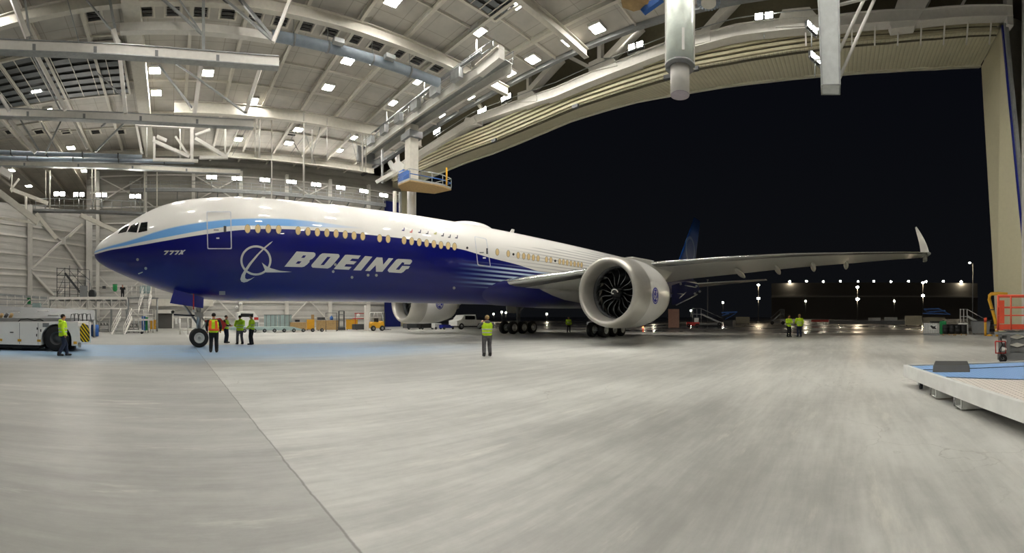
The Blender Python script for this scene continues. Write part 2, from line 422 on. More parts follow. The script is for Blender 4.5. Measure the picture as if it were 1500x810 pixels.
# ceiling lights ----------------------------------------------------
def ceil_light(loc, label, proto=[None]):
    if proto[0] is None:
        t = thing('ceiling_light', label, 'ceiling light', loc, 0, 'square ceiling lights')
        x,y,z = loc
        MB().bx(x-.62,x+.62,y-.62,y+.62,z+.02,z+.27).build('housing', M['steel'], t, bevel=.03)
        MB().bx(x-.5,x+.5,y-.5,y+.5,z,z+.018).build('diffuser', M['lamp'], t)
        proto[0] = t; return t
    return dup(proto[0], loc, 0, label, 'square ceiling lights')
cols = [('far left',-25.9,(75,66,48,36)),('left',-14.2,(69.6,59.7,48.3,43.7,30,14)),('nose',-1.55,(46.2,42,22,10)),  # last left and nose lamps are unseen, added to brighten the tractor
        ('fourth',3.7,(42.3,)),('door',9.2,(57.6,47,26,17,10,0,-12)),('middle',16.3,(57.4,52.9,42.1,37,28.4,20,10,0,-12)),
        ('wing',23.9,(57.5,52.6,42,36.8,27.2,22.7,14,4)),('edge',30.2,(57.7,41.4,36,29.8,26.6,22.3,19.4,12,5)),('rear',-2,(-8,))]
names = {'far left':'deep bay at far left','left':'row left of the box girder','nose':'row above the nose','fourth':'spot between truss webs',
         'door':'row above the forward cabin door','middle':'row above the lettering','wing':'row above the second door','edge':'row along the recess edge',
         'rear left':'rear left corner','rear':'row behind the camera'}
for nm, X, ys in cols:
    for i, Y in enumerate(ys):
        ceil_light((X,Y,CZ-.29), 'square white ceiling light, %s from the back wall, %s' % (('first','second','third','fourth','fifth','sixth','seventh','eighth','ninth','tenth','eleventh')[i], names[nm]))

# black roof vents -----------------------------------------------------
def vent(loc, label, proto=[None]):
    if proto[0] is None:
        t = thing('roof_vent', label, 'vent', loc, 0, 'black slotted roof vents'); x,y,z = loc
        fr = MB(); fr.bx(x-.75,x+.75,y-.75,y-.6,z,z+.1); fr.bx(x-.75,x+.75,y+.6,y+.75,z,z+.1); fr.bx(x-.75,x-.6,y-.6,y+.6,z,z+.1); fr.bx(x+.6,x+.75,y-.6,y+.6,z,z+.1)
        fr.build('frame', M['steel2'], t)
        for k in range(3):
            yy = y-.42+.42*k; MB().bx(x-.5,x+.5,yy-.13,yy+.13,z+.02,z+.09).build('slot', M['vent'], t)
        proto[0] = t; return t
    return dup(proto[0], loc, 0, label, 'black slotted roof vents')
n = 0
for i in range(14):
    vent((-4.2+2.2*i if i else -6.2, 34.0, CZ-.14), 'black slotted roof vent in the middle row, number %d from the left' % (i+1))
for i, px in enumerate((14,57,96,140,176,428)):
    vent(Vector((*at_z(px, 192 if px<200 else 195, CZ).xy, CZ-.14)), 'black slotted roof vent in the far left row, number %d from the left' % (i+1))
# big louvred panels
def louvre(name, pts, label, nx, ny):
    """pts: corner positions in the ceiling, two x two"""
    x0,x1,y0,y1 = pts; z = CZ-.35
    t = thing(name, label, 'louvre', ((x0+x1)/2,(y0+y1)/2,z))
    MB().bx(x0,x1,y0,y1,z+.1,z+.3).build('backing', M['vent'], t)
    fr = MB()
    for X in (x0,x1): fr.bx(X-.12,X+.12,y0,y1,z-.1,z+.2)
    for Y in (y0,y1): fr.bx(x0,x1,Y-.12,Y+.12,z-.1,z+.2)
    fr.build('frame', M['steel2'], t)
    for k in range(ny):
        Y = y0+(y1-y0)*(k+.5)/ny; MB().beam((x0+.1,Y,z+.02),(x1-.1,Y,z+.02),(y1-y0)/ny*.6,.05).build('blade', M['louvre'], t)
    for k in range(1,nx):
        X = x0+(x1-x0)*k/nx; MB().bx(X-.04,X+.04,y0,y1,z-.06,z-.01).build('rib', M['steel2'], t)
louvre('ceiling_louvre', (-19.5,-4.4,37.3,46), 'large dark louvred smoke vent in the ceiling at the far left', 9, 7)
louvre('ceiling_louvre', (17.5,24,21.8,25.2), 'dark louvred vent at the top edge above the middle of the fuselage', 7, 4)
louvre('ceiling_louvre', (22,27.5,14.8,17.2), 'dark louvred vent at the top edge near the hanging white tube', 5, 4)
# ================================================================ the airliner
FY, FR = 25.8, 3.1                                # centreline plane, fuselage radius
XN = FY*math.tan(az(138))
top_px = [(138,372),(140,365),(144,359),(150,352.5),(158,347),(167,341.5),(176,335.5),(184,330),(192,324.5),(203,317),(213,311.5),(224,306),(240,299.5),(255,295),(270,292),(285,290.3),(300,289),(320,288),(345,287.3)]
bot_px = [(138,372),(140,378.5),(144,383.5),(150,388),(158,392.5),(167,397),(176,401),(184,404.5),(192,408),(203,412.5),(213,416.5),(224,420.5),(240,426),(255,430.5),(270,434),(285,436.8),(300,438.5),(320,440),(345,441)]
st = []
for (x,yt),(_,yb) in zip(top_px, bot_px):
    p = at_y(x, yt, FY); q = at_y(x, yb, FY); k = max(0, p.z-6.0)
    st.append((p.x-XN, p.z-k*.045, q.z))
L = 78.0
zt0, zb0 = st[-1][1], st[-1][2]
st += [(14,9.0,2.8),(20,9.0,2.8),(48,9.0,2.8),(54,9.0,3.1),(61,8.95,4.0),(68,8.85,5.25),(73,8.7,6.4),(77,8.45,7.3),(78,8.1,7.7)]
def interp(tab, s, k):
    if s <= tab[0][0]: return tab[0][k]
    for a, b in zip(tab, tab[1:]):
        if s <= b[0]:
            u = (s-a[0])/(b[0]-a[0]); return a[k]+(b[k]-a[k])*u
    return tab[-1][k]
def sect(s):
    zt, zb = interp(st, s, 1), interp(st, s, 2)
    if s < 9.5: w = FR*(1-(1-s/9.5)**2.1)**.62 if s > 0 else 0
    elif s < 50: w = FR
    else: w = FR*max(.04, 1-((s-50)/28.6)**1.7)
    return (zt+zb)/2, max((zt-zb)/2,.001), max(w,.001)
def inside(P):
    s = P.x-XN
    if s <= 0 or s >= L: return False
    zc, bb, w = sect(s)
    return ((P.y-FY)/w)**2+((P.z-zc)/bb)**2 < 1
def fus_hit(px, py, off=.012):
    a = az(px); d = Vector((math.sin(a), math.cos(a), (HZ-py)/F)); o = Vector((0,0,CH))
    t = 18.0/max(.2,d.y); t1 = (FY+.0)/max(.2,d.y); dt = (t1-t)/90; hit = False
    while t < t1:
        if inside(o+d*t): hit = True; break
        t += dt
    if not hit: t = t1
    lo, hi = t-dt, t
    for _ in range(22):
        m_ = (lo+hi)/2
        if inside(o+d*m_): hi = m_
        else: lo = m_
    P = o+d*hi; zc, bb, w = sect(max(.02,P.x-XN))
    n = Vector((0,(P.y-FY)/w**2,(P.z-zc)/bb**2))
    n = n.normalized() if n.length > 0 else Vector((0,-1,0))
    return P+n*off
def decal(polys, hit, step=6.0):
    """polys: outer outline and holes in picture coordinates, laid on a curved skin; returns MB"""
    pl = [[Vector((x,y,0)) for x,y in p] for p in polys]; flat = [v for p in pl for v in p]
    bm = bmesh.new(); vs = [bm.verts.new(v) for v in flat]
    for tri in tessellate_polygon(pl):
        try: bm.faces.new([vs[i] for i in tri])
        except ValueError: pass
    xs = [v.x for v in flat]; ys = [v.y for v in flat]
    for ax, lo, hi in ((0,min(xs),max(xs)),(1,min(ys),max(ys))):
        c = math.floor(lo/step)*step+step
        while c < hi:
            co = [0,0,0]; co[ax] = c+.013; no = [0,0,0]; no[ax] = 1
            bmesh.ops.bisect_plane(bm, geom=bm.verts[:]+bm.edges[:]+bm.faces[:], plane_co=co, plane_no=no); c += step
    bm.verts.ensure_lookup_table(); bm.verts.index_update()
    b = MB(); b.add([hit(v.co.x, v.co.y) for v in bm.verts], [[v.index for v in f.verts] for f in bm.faces], True)
    bm.free(); return b

plane = thing('airliner', 'large white and blue twin-engine jet airliner parked with its nose inside the hangar', 'airplane', (XN, FY, 0))
# paint: boundaries as curves over the length ------------------------
def curve_pts(pxs):
    out = []
    for x, y in pxs:
        P = fus_hit(x, y, 0); out.append((P.x-XN, P.z))
    return out
navy_b = curve_pts([(139,372.5),(145,371),(160,366.5),(183,363),(215,357.5),(246,352),(275,347),(302,343),(340,338),(367,335.8),(390,335.2),(416,335.5),(453,337),(503,340),(552,345),(589,349),(626,355),(680,366),(716,377),(758,387.6),(790,398)])
lb_up = curve_pts([(141,368),(160,361),(183,355),(205,348),(225,341),(246,335),(267,330.5),(302,325),(340,321.2),(380,320.2),(420,321),(453,324),(503,330.6),(540,334.6)])
lb_lo = curve_pts([(141,369.5),(160,364),(183,360),(214,353),(246,347),(267,343),(302,336.5),(340,331),(367,330.4),(416,331),(453,332.3),(503,334),(540,335.6)])
def fcurve(t, s_out, pts, smax=80.0, z0=2.0, zr=8.0):
    n = node(t, 'ShaderNodeFloatCurve'); c = n.mapping.curves[0]
    c.points[0].location = (0, (pts[0][1]-z0)/zr); c.points[1].location = (1, (pts[-1][1]-z0)/zr)
    for s, z in pts: c.points.new(max(.0005, s/smax), (z-z0)/zr)
    for p in c.points: p.handle_type = 'VECTOR'
    n.mapping.use_clip = False; n.mapping.update()
    t.links.new(mth(t,'DIVIDE', s_out, smax), n.inputs['Value'])
    return mth(t,'ADD', mth(t,'MULTIPLY', n.outputs[0], zr), z0)
def fus_mat():
    m, t, b = nt('airliner_skin'); tc = node(t,'ShaderNodeTexCoord').outputs['Object']
    sp = node(t,'ShaderNodeSeparateXYZ'); t.links.new(tc, sp.inputs[0]); S, Z = sp.outputs[0], sp.outputs[2]
    white, nav, lb = lin('#e4e2dd'), lin('#060e68'), lin('#74aeea')
    zb = fcurve(t, S, navy_b); zu = fcurve(t, S, lb_up); zl = fcurve(t, S, lb_lo)
    below = mapr(t, mth(t,'SUBTRACT', zb, Z), -.01, .01)
    apex = navy_b[-1][0]
    # lower edge of the navy aft of the stripes: belly line
    blue_end = mapr(t, mth(t,'SUBTRACT', S, mth(t,'ADD', mth(t,'MULTIPLY', Z, -.8), apex+6.5)), 0, .02, 1, 0)
    c = white
    inl = mth(t,'MULTIPLY', mapr(t, mth(t,'SUBTRACT', zu, Z), -.05, .03), mapr(t, mth(t,'SUBTRACT', Z, zl), -.01, .02))
    inl = mth(t,'MULTIPLY', inl, mapr(t, S, lb_up[-1][0]-5, lb_up[-1][0]-.3, 1, 0))
    c = mix(t, inl, c, lb)
    # speed stripes fading toward the wing
    wv = mth(t,'PINGPONG', mth(t,'ADD', Z, 10.0), .15); ws = mapr(t, wv, .06, .105, 0, 1, True)
    grow = mapr(t, S, 22.0, 28.5, 0, 1, True)
    zz = mth(t,'MULTIPLY', mapr(t, Z, 3.9, 4.15, 0, 1), mapr(t, Z, 5.55, 5.75, 1, 0))
    stripe = mth(t,'MULTIPLY', mth(t,'MULTIPLY', ws, grow), zz)
    navc = mix(t, stripe, nav, mix(t, grow, lin('#5f97e0'), lin('#cfe4fa')))
    tail = mapr(t, S, 33.5, 33.6)
    lowtail = mapr(t, Z, 4.9, 4.92, 1, 0)
    bl = mth(t,'MULTIPLY', below, mth(t,'MAXIMUM', mapr(t, S, 33, 33.02, 1, 0), mapr(t, Z, 4.2, 4.22, 1, 0)))
    c = mix(t, bl, c, navc)
    # thin grey pinstripes on the white behind
    pw = mapr(t, mth(t,'PINGPONG', mth(t,'ADD', Z, 10.0), .14), .09, .12)
    ps = mth(t,'MULTIPLY', pw, mapr(t, S, 26, 34, 0, .8, True))
    ps = mth(t,'MULTIPLY', ps, mapr(t, mth(t,'SUBTRACT', Z, mth(t,'MULTIPLY', mth(t,'SUBTRACT', S, 26.0), .09)), 7.0, 7.1, 1, 0))
    ps = mth(t,'MULTIPLY', ps, mth(t,'SUBTRACT', 1.0, bl))
    c = mix(t, ps, c, lin('#9a9a9c'))
    # dark blue tail cone
    c = mix(t, mapr(t, mth(t,'ADD', S, mth(t,'MULTIPLY', Z, .6)), 59.5, 59.6), c, nav)
    t.links.new(c, b.inputs['Base Color'])
    b.inputs['Roughness'].default_value = .3; b.inputs['Coat Weight'].default_value = .45; b.inputs['Coat Roughness'].default_value = .015
    b.inputs['Specular IOR Level'].default_value = .22
    return m
M['skinp'] = fus_mat()
rows = []; NS = 56
ss = [.0,.03,.08,.16,.28,.45,.7,1,1.4,1.9,2.4,3,3.6,4.2,5,5.8,6.6,7.5,8.5,9.5,11,13,16]+[16+2*k for k in range(1,30)]+[L]
for s in ss:
    zc, bb, w = sect(s)
    if s == 0: bb = w = .01
    rows.append([Vector((XN+s, FY+w*math.sin(2*PI*k/NS), zc+bb*math.cos(2*PI*k/NS))) for k in range(NS)])
b = MB(); b.grid(rows, True, True); b.add(rows[-1], [list(range(NS))]); b.build('fuselage', M['skinp'], plane)
# wing-to-body fairing under the root: grey above a sweeping line, navy below
def fair_mat():
    m, t, b = nt('fairing_paint'); tc = node(t,'ShaderNodeTexCoord').outputs['Object']
    sp = node(t,'ShaderNodeSeparateXYZ'); t.links.new(tc, sp.inputs[0])
    pts = [(0,4.7),(29.5,4.55),(30.3,4.3),(31.5,3.95),(33,3.6),(35,3.3),(38,3.1),(42,3.0),(60,2.9)]
    z = fcurve(t, sp.outputs[0], pts)
    k = mapr(t, mth(t,'SUBTRACT', sp.outputs[2], z), -.01, .01)
    t.links.new(mix(t, k, lin('#060e68'), lin('#b3b2ac')), b.inputs['Base Color'])
    b.inputs['Roughness'].default_value = .32; b.inputs['Coat Weight'].default_value = .4
    return m
b = MB(); rr = []
for k in range(33):
    u = k/32; s = 24.5+25*u; X = XN+s; e = max(0,math.sin(PI*min(1,max(0,u))))**.9
    rr.append([Vector((X, FY+(2.2+1.5*e)*math.sin(2*PI*j/48), 4.45+(1.4+.45*e)*math.cos(2*PI*j/48))) for j in range(48)])
b.grid(rr, True, True); b.build('belly_fairing', fair_mat(), plane)

# glazing, doors, windows ---------------------------------------------
def ring_px(c, rx, ry, n=14): return [(c[0]+rx*math.cos(2*PI*i/n), c[1]+ry*math.sin(2*PI*i/n)) for i in range(n)]
for p in ([(172.5,342.4),(178,336),(184,332),(189.5,330.4),(185,339.8)], [(186.8,339.6),(191.5,331),(197,328),(204,326.2),(200.2,340.9)], [(202.3,340.9),(206.7,326.4),(216.2,325.2),(215.7,338.2)]):
    decal([p], fus_hit, 4).build('cockpit_window', M['glass'], plane, label='dark cockpit window pane')
rimm = mat('window_rim', '#7d776c', .5)
def win(px, py, w, h, i):
    hit = lambda x,y: fus_hit(x,y,.02)
    o = decal([ring_px((px,py), w*.5, h*.5)], hit, 6).build('cabin_window', M['beige'], plane)
    decal([ring_px((px,py), w*.5+.55, h*.5+.55), ring_px((px,py), w*.5, h*.5)], lambda x,y: fus_hit(x,y,.026), 6).build('window_rim', rimm, o)
xs = [132,193,255,316,432,490,546,602,657,711,763,815,915,965,1060,1105,1150,1194,1237,1279,1321,1359]
ys = [222,222,222,226,233,238,242,246,251,256,262,266,278,282,291,296,301,307,312,318,322,327]
for i,(x,y) in enumerate(zip(xs,ys)):
    win(330+x/4.051, 280+y/4.051+.6, 7.6-(x-132)/1230*1.9, 12.2-(x-132)/1230*1.7, i)
xs2 = [438,503,562,595,624,652,680,730,756,808,830,853,875,897,918,938]; ys2 = [281,290,300,305,309,314,318,325,328,337,340,344,348,351,354,357]
for i,(x,y) in enumerate(zip(xs2,ys2)):
    win(620+x/4.05, 300+y/4.05, 4.6-(x-438)/500*1.6, 9.6-(x-438)/500*2.0, i)
for x,y in ((684.2,363.2),(751.8,372.6),(813.1,382.2)):
    decal([ring_px((x,y),1.6,1.9)], lambda x,y: fus_hit(x,y,.02), 5).build('sensor_port', M['vent'], plane, label='small round black port')
def quadpx(c, inset=0, rad=2.0):
    """rounded outline through four corners TL,TR,BR,BL"""
    cx = sum(p[0] for p in c)/4; cy = sum(p[1] for p in c)/4; out = []
    c = [(p[0]+(cx-p[0])/abs(cx-p[0])*inset, p[1]+(cy-p[1])/abs(cy-p[1])*inset) for p in c]
    for i in range(4):
        p, a, d = Vector(c[i]), Vector(c[i-1]), Vector(c[(i+1)%4]); u = (a-p).normalized()*rad; v = (d-p).normalized()*rad
        for k in range(4):
            q = k/3; out.append(tuple(p+u*(1-q)**2+v*q**2))
    return out
door_line = mat('door_outline_silver', '#c9ccd2', .4, .2)
for ci, (c, win_c) in enumerate((([(302.3,309.8),(338.6,309.8),(339.6,365),(303.6,365)],(329.5,335.5)), ([(694.6,346),(712.5,349.6),(718.8,391.2),(699.2,388.6)],(713.2,368)))):
    d = decal([quadpx(c,.0),quadpx(c,1.5 if ci==0 else 1.1)], lambda x,y: fus_hit(x,y,.02), 6).build('door', door_line, plane, label='silver outlined cabin door')
    w_ = win_c; decal([quadpx([(w_[0]-2+ci*.8,w_[1]-4.5),(w_[0]+2-ci*.8,w_[1]-4.2),(w_[0]+2-ci*.8,w_[1]+4.5),(w_[0]-2+ci*.8,w_[1]+4.2)],0,.8)], lambda x,y: fus_hit(x,y,.02), 6).build('door_window', M['dgrey'], d)
    hx, hy = ((319,349),(709.2,377.8))[ci]
    decal([quadpx([(hx-2.2,hy-1),(hx+2.2,hy-1),(hx+2.2,hy+1),(hx-2.2,hy+1)],0,.4)], lambda x,y: fus_hit(x,y,.02), 6).build('door_handle', M['white'], d)
    hx, hy = ((317,337),(706,370))[ci]
    decal([quadpx([(hx-4,hy-.7),(hx+3.4-ci,hy-.7),(hx+3.4-ci,hy+.9),(hx-4,hy+.9)],0,.3)], lambda x,y: fus_hit(x,y,.02), 6).build('door_marking', M['grey'], d)
# small flag marks above the windows (eight)
flags = [((590.5,336.5),'#2c2a6e'),((602,339),'#c24a44'),((614.5,339.5),'#2c2a4e'),((625.5,341.5),'#6a6a72'),((637.5,341.5),'#9a9a50'),((648,344.5),'#22223a'),((658,346.5),'#4a4a52'),((668.5,347.5),'#3a3a52')]
for (x,y),c in flags:
    m_ = mat('flag_mark_'+c[1:], c, .5)
    decal([[(x-2.4,y+1.8),(x-1.6,y+.2),(x+.4,y+.3),(x+.9,y-2.6),(x+2.2,y-2.8),(x+1.6,y+2.2)]], lambda x,y: fus_hit(x,y,.02), 5).build('flag_mark', m_, plane, label='small coloured emblem above the window line')

# lettering ------------------------------------------------------------
letm = mat('lettering_silver_white', '#d3d2cc', .4, coat=.3, var=.02)
def A(pts, ox=412, oy=362, k=15.0): return [(ox+x/k, oy+y/k) for x,y in pts]
letters = [
 [A([(68,428),(335,95),(710,115),(745,135),(752,170),(735,205),(680,258),(632,280),(618,300),(620,325),(560,385),(500,428),(450,438)]), A([(435,235),(480,180),(545,182),(505,235)]), A([(315,362),(362,308),(445,310),(395,366)])],
 [A([(660,420),(665,385),(850,170),(900,138),(940,135),(1255,152),(1280,185),(1275,215),(1130,390),(1080,440),(1020,468),(690,448)]), A([(860,395),(1010,212),(1085,215),(935,393)])],
 [A([(1150,480),(1400,172),(1440,165),(1745,185),(1690,258),(1555,250),(1503,300),(1655,315),(1590,378),(1420,372),(1385,425),(1545,432),(1485,495)])],
 [A([(140,508),(400,195),(560,210),(310,512)],508)],
 [A([(400,520),(655,222),(780,228),(798,385),(920,240),(1020,248),(780,540),(640,538),(635,395),(505,525)],508)],
 [A([(895,515),(905,485),(1085,275),(1130,258),(1400,270),(1432,295),(1430,325),(1385,380),(1255,378),(1262,340),(1215,332),(1075,490),(1150,497),(1215,410),(1385,418),(1350,475),(1300,485),(1240,545),(1190,568),(930,552)],508)]]
for lt in letters: decal(lt, fus_hit, 5).build('title_letter', letm, plane)
# type designation near the nose
def B_(pts): return [(235+x/37.5, 360+y/37.5) for x,y in pts]
seven = [(190,325),(235,262),(490,262),(430,335),(285,490),(185,490),(345,335)]
for dx in (0,300,585): decal([B_([(x+dx, y-dx*.01) for x,y in seven])], fus_hit, 4).build('type_letter', letm, plane)
decal([B_([(965,480),(1110,350),(1110,240),(1215,240),(1235,290),(1300,225),(1400,225),(1245,350),(1240,475),(1140,475),(1125,430),(1060,485)])], fus_hit, 4).build('type_letter', letm, plane)
# ring-and-arc emblem
def Cc(pts): return [(345+x/10.8, 345+y/10.8) for x,y in pts]
def ell_(cx,cy,rx,ry,n=40): return [(cx+rx*math.cos(2*PI*i/n), cy+ry*math.sin(2*PI*i/n)) for i in range(n)]
lg = decal([Cc(ell_(322,393,246,238)), Cc(ell_(322,393,213,205))], fus_hit, 5).build('emblem_ring', letm, plane)
decal([Cc([(590,88),(540,115),(440,195),(330,305),(210,440),(140,545),(95,620),(75,690),(90,725),(130,740),(185,728),(250,690),(305,648),(240,680),(180,690),(152,672),(150,630),(175,565),(250,450),(370,300),(460,210),(555,130)])], lambda x,y: fus_hit(x,y,.02), 5).build('emblem_arc', letm, lg)
decal([Cc([(415,425),(500,490),(560,515),(700,555),(890,572),(760,580),(480,582)])], lambda x,y: fus_hit(x,y,.02), 5).build('emblem_swoosh', letm, lg)
# ports and static plates on the lower skin
for x,y in ((491,387.5),(488,397.6),(515.5,406),(539,402.8),(551.2,403),(665,421.5),(201.5,380),(213.5,392.8)):
    decal([ring_px((x,y),2.0,2.1)], lambda x,y: fus_hit(x,y,.02), 5).build('static_port', M['metal'], plane)
for c in ([(321,426),(330,426),(330,431.5),(321,431.5)], [(761,446.5),(766,442.5),(767.5,443.5),(763,447.5)], [(202,400),(209,397.5),(209,399),(203,401.5)]):
    decal([quadpx(c,0,.5)], lambda x,y: fus_hit(x,y,.02), 5).build('service_panel', M['metal'], plane)
decal([quadpx([(636,381),(672,384),(672,392),(636,390)],0,3.5)], lambda x,y: fus_hit(x,y,.008), 5).build('cargo_panel', mat('panel_blue','#070f6c',.4,coat=.4,spec=.25), plane)
# satellite dome, blade antenna
b = MB(); c = at_y(683,333,FY); rr = []
for k in range(17):
    u = k/16; X = c.x-1.9+5.0*u; e = math.sin(PI*u)**.8 if 0<u<1 else 0
    rr.append([Vector((X, FY+1.15*e*math.sin(a), 8.75+(.25+.42*e)*math.cos(a)-.1)) for a in [2*PI*j/20 for j in range(20)]])
b.grid(rr, True, True); b.build('antenna_dome', M['white'], plane)
c = at_y(745.5,337,FY); MB().prism([(c.x,FY,8.9),(c.x+.55,FY,8.9),(c.x+.7,FY,9.42),(c.x+.4,FY,9.42)], (0,.07,0)).build('blade_antenna', M['white'], plane)
for s in (10, 62): MB().prism([(XN+s,FY,9.0),(XN+s+.4,FY,8.9),(XN+s+.5,FY,9.25),(XN+s+.3,FY,9.25)], (0,.05,0)).build('blade_antenna', M['white'], plane)

# wings ------------------------------------------------------------------
def foil(le, chord, th, n=14, tw=0.0, span=Vector((0,0,1)), xdir=Vector((1,0,0))):
    """closed section: le point, chord along +X, thickness th*chord along 'span' normal"""
    pts = []
    xs_ = [.5*(1-math.cos(PI*i/n)) for i in range(n+1)]
    def t_(x): return 5*th*(.2969*math.sqrt(x)-.126*x-.3516*x*x+.2843*x**3-.1015*x**4)
    for x in xs_: pts.append(le+xdir*(x*chord)+span*((t_(x)*.62+.02*math.sin(PI*x))*chord - tw*x*chord))
    for x in xs_[1:-1][::-1]: pts.append(le+xdir*(x*chord)+span*((-t_(x)*.62+.02*math.sin(PI*x))*chord - tw*x*chord))
    return pts
W = [(2.2,22.6,15.0,4.35,.13),(3.1,23.3,14.2,4.5,.125),(5.5,24.7,12.4,4.85,.12),(8.5,26.5,10.5,5.3,.11),(11.8,28.4,8.9,5.75,.1),(17,31.5,8.0,6.35,.1),(22,34.5,6.8,6.95,.095),(27,37.5,5.4,7.45,.09),(31.8,40.1,3.8,7.95,.09),(34.5,41.7,2.8,8.2,.09)]
wingm = mat('wing_grey_white', '#c4c3bc', .32, coat=.4, var=.03)
def wing(sg, name):
    ro = [foil(Vector((lx, FY-sg*o, z)), c, th, 14, .02+.03*min(1,o/12)) for o,lx,c,z,th in W]
    b = MB(); b.grid(ro, True, True); b.add(ro[-1], [list(range(len(ro[-1])))]); b.add(ro[0], [list(range(len(ro[0])))])
    w = b.build(name, wingm, plane)
    # polished leading edge
    le = [];
    for (o,lx,c,z,th), r in zip(W, ro):
        n = len(r); idx = [n-3,n-2,n-1,0,1,2,3]; ctr = Vector((lx+c*.08, FY-sg*o, z+.0))
        le.append([r[i]+(r[i]-ctr).normalized()*.015 for i in idx])
    g = MB(); g.grid(le, True, False); g.build('leading_edge', M['chrome'], w)
    # flap track fairings
    for o, ln in ((16.8,3.8),(20.0,3.4),(23.2,3.0),(26.3,2.4)):
        lx = interp([(a[0],a[1]) for a in W], o, 1); c = interp([(a[0],a[2]) for a in W], o, 1); z = interp([(a[0],a[3]) for a in W], o, 1)
        x0 = lx+c*.52; fr = []
        for k in range(11):
            u = k/10; e = math.sin(PI*min(.999,max(.001,u)))**.6
            fr.append([Vector((x0+ln*u, FY-sg*o+.24*e*math.sin(a), z-.38-.45*u+.27*e*math.cos(a))) for a in [2*PI*j/12 for j in range(12)]])
        f = MB(); f.grid(fr, True, True); f.build('flap_track_fairing', wingm, w)
    # folded tip
    base = Vector((41.6, FY-sg*34.55, 8.12)); tip = []
    for k in range(9):
        u = k/8; ch_ = 2.3*(1-u)**.8+.45; le_ = base+Vector((1.4*u**1.2, sg*(1.05*u**1.6), -.15+3.05*u))
        tip.append(foil(le_, ch_, .1, 14, 0, Vector((0,-sg,-.35*u)).normalized(), Vector((.99,sg*.14,0))))
    g = MB(); g.grid(tip, True, True); g.add(tip[-1], [list(range(len(tip[-1])))]); g.add(tip[0], [list(range(len(tip[0])))])
    g.build('folded_wing_tip', M['white'], plane, label='white wing tip folded straight up')
    h = MB(); h.cyl(base+Vector((.0,0,-.02)), base+Vector((2.5,0,-.02)), .16); h.box(base+Vector((2.2,0,-.35)), (.9,.3,.4)); h.build('fold_hinge', M['metal'], w)
    return w
wing(1,'near_wing'); wing(-1,'far_wing')

# engines -----------------------------------------------------------------
EX, EO, EZ = 22.6, 11.9, 3.38
nacm = mat('nacelle_white', '#dedcd6', .28, coat=.5, var=.02); lipm = mat('inlet_lip_silver', '#b9b6ae', .33, .55, var=.03)
bladem = mat('fan_blade_dark', '#23252a', .3, .5); bedge = mat('fan_blade_edge', '#8d9094', .3, .8)
spinm = mat('spinner_dark', '#15161a', .35)
def nac_hit(C, Rf):
    def hit(px, py):
        a = az(px); d = Vector((math.sin(a), math.cos(a), (HZ-py)/F)); o = Vector((0,0,CH)); t = (C.y-2.6)/d.y; t1 = C.y/d.y; st_ = (t1-t)/80
        ok = lambda t: (lambda P: (P.y-C.y)**2+(P.z-C.z)**2 < Rf(P.x-C.x)**2)(o+d*t)
        while t < t1 and not ok(t): t += st_
        lo, hi = t-st_, t
        for _ in range(20):
            m_ = (lo+hi)/2
            if ok(m_): hi = m_
            else: lo = m_
        P = o+d*hi; n = Vector((0,P.y-C.y,P.z-C.z)).normalized(); return P+n*.012
    return hit
prof = [(.0,1.98),(.02,2.04),(.1,2.12),(.3,2.2),(.7,2.27),(1.3,2.31),(1.75,2.32)]
prof2 = [(1.75,2.32),(2.8,2.34),(3.7,2.3),(4.6,2.17),(5.4,1.98),(6.0,1.8),(6.01,1.7),(4.6,1.72),(1.6,1.75),(1.58,1.72)]
inl = [(.0,1.98),(.02,1.92),(.12,1.84),(.35,1.77),(.7,1.72),(1.2,1.7)]
def nrad(x):
    tab = [(a,r) for a,r in prof+prof2[1:6]]; return interp(tab, x, 1)
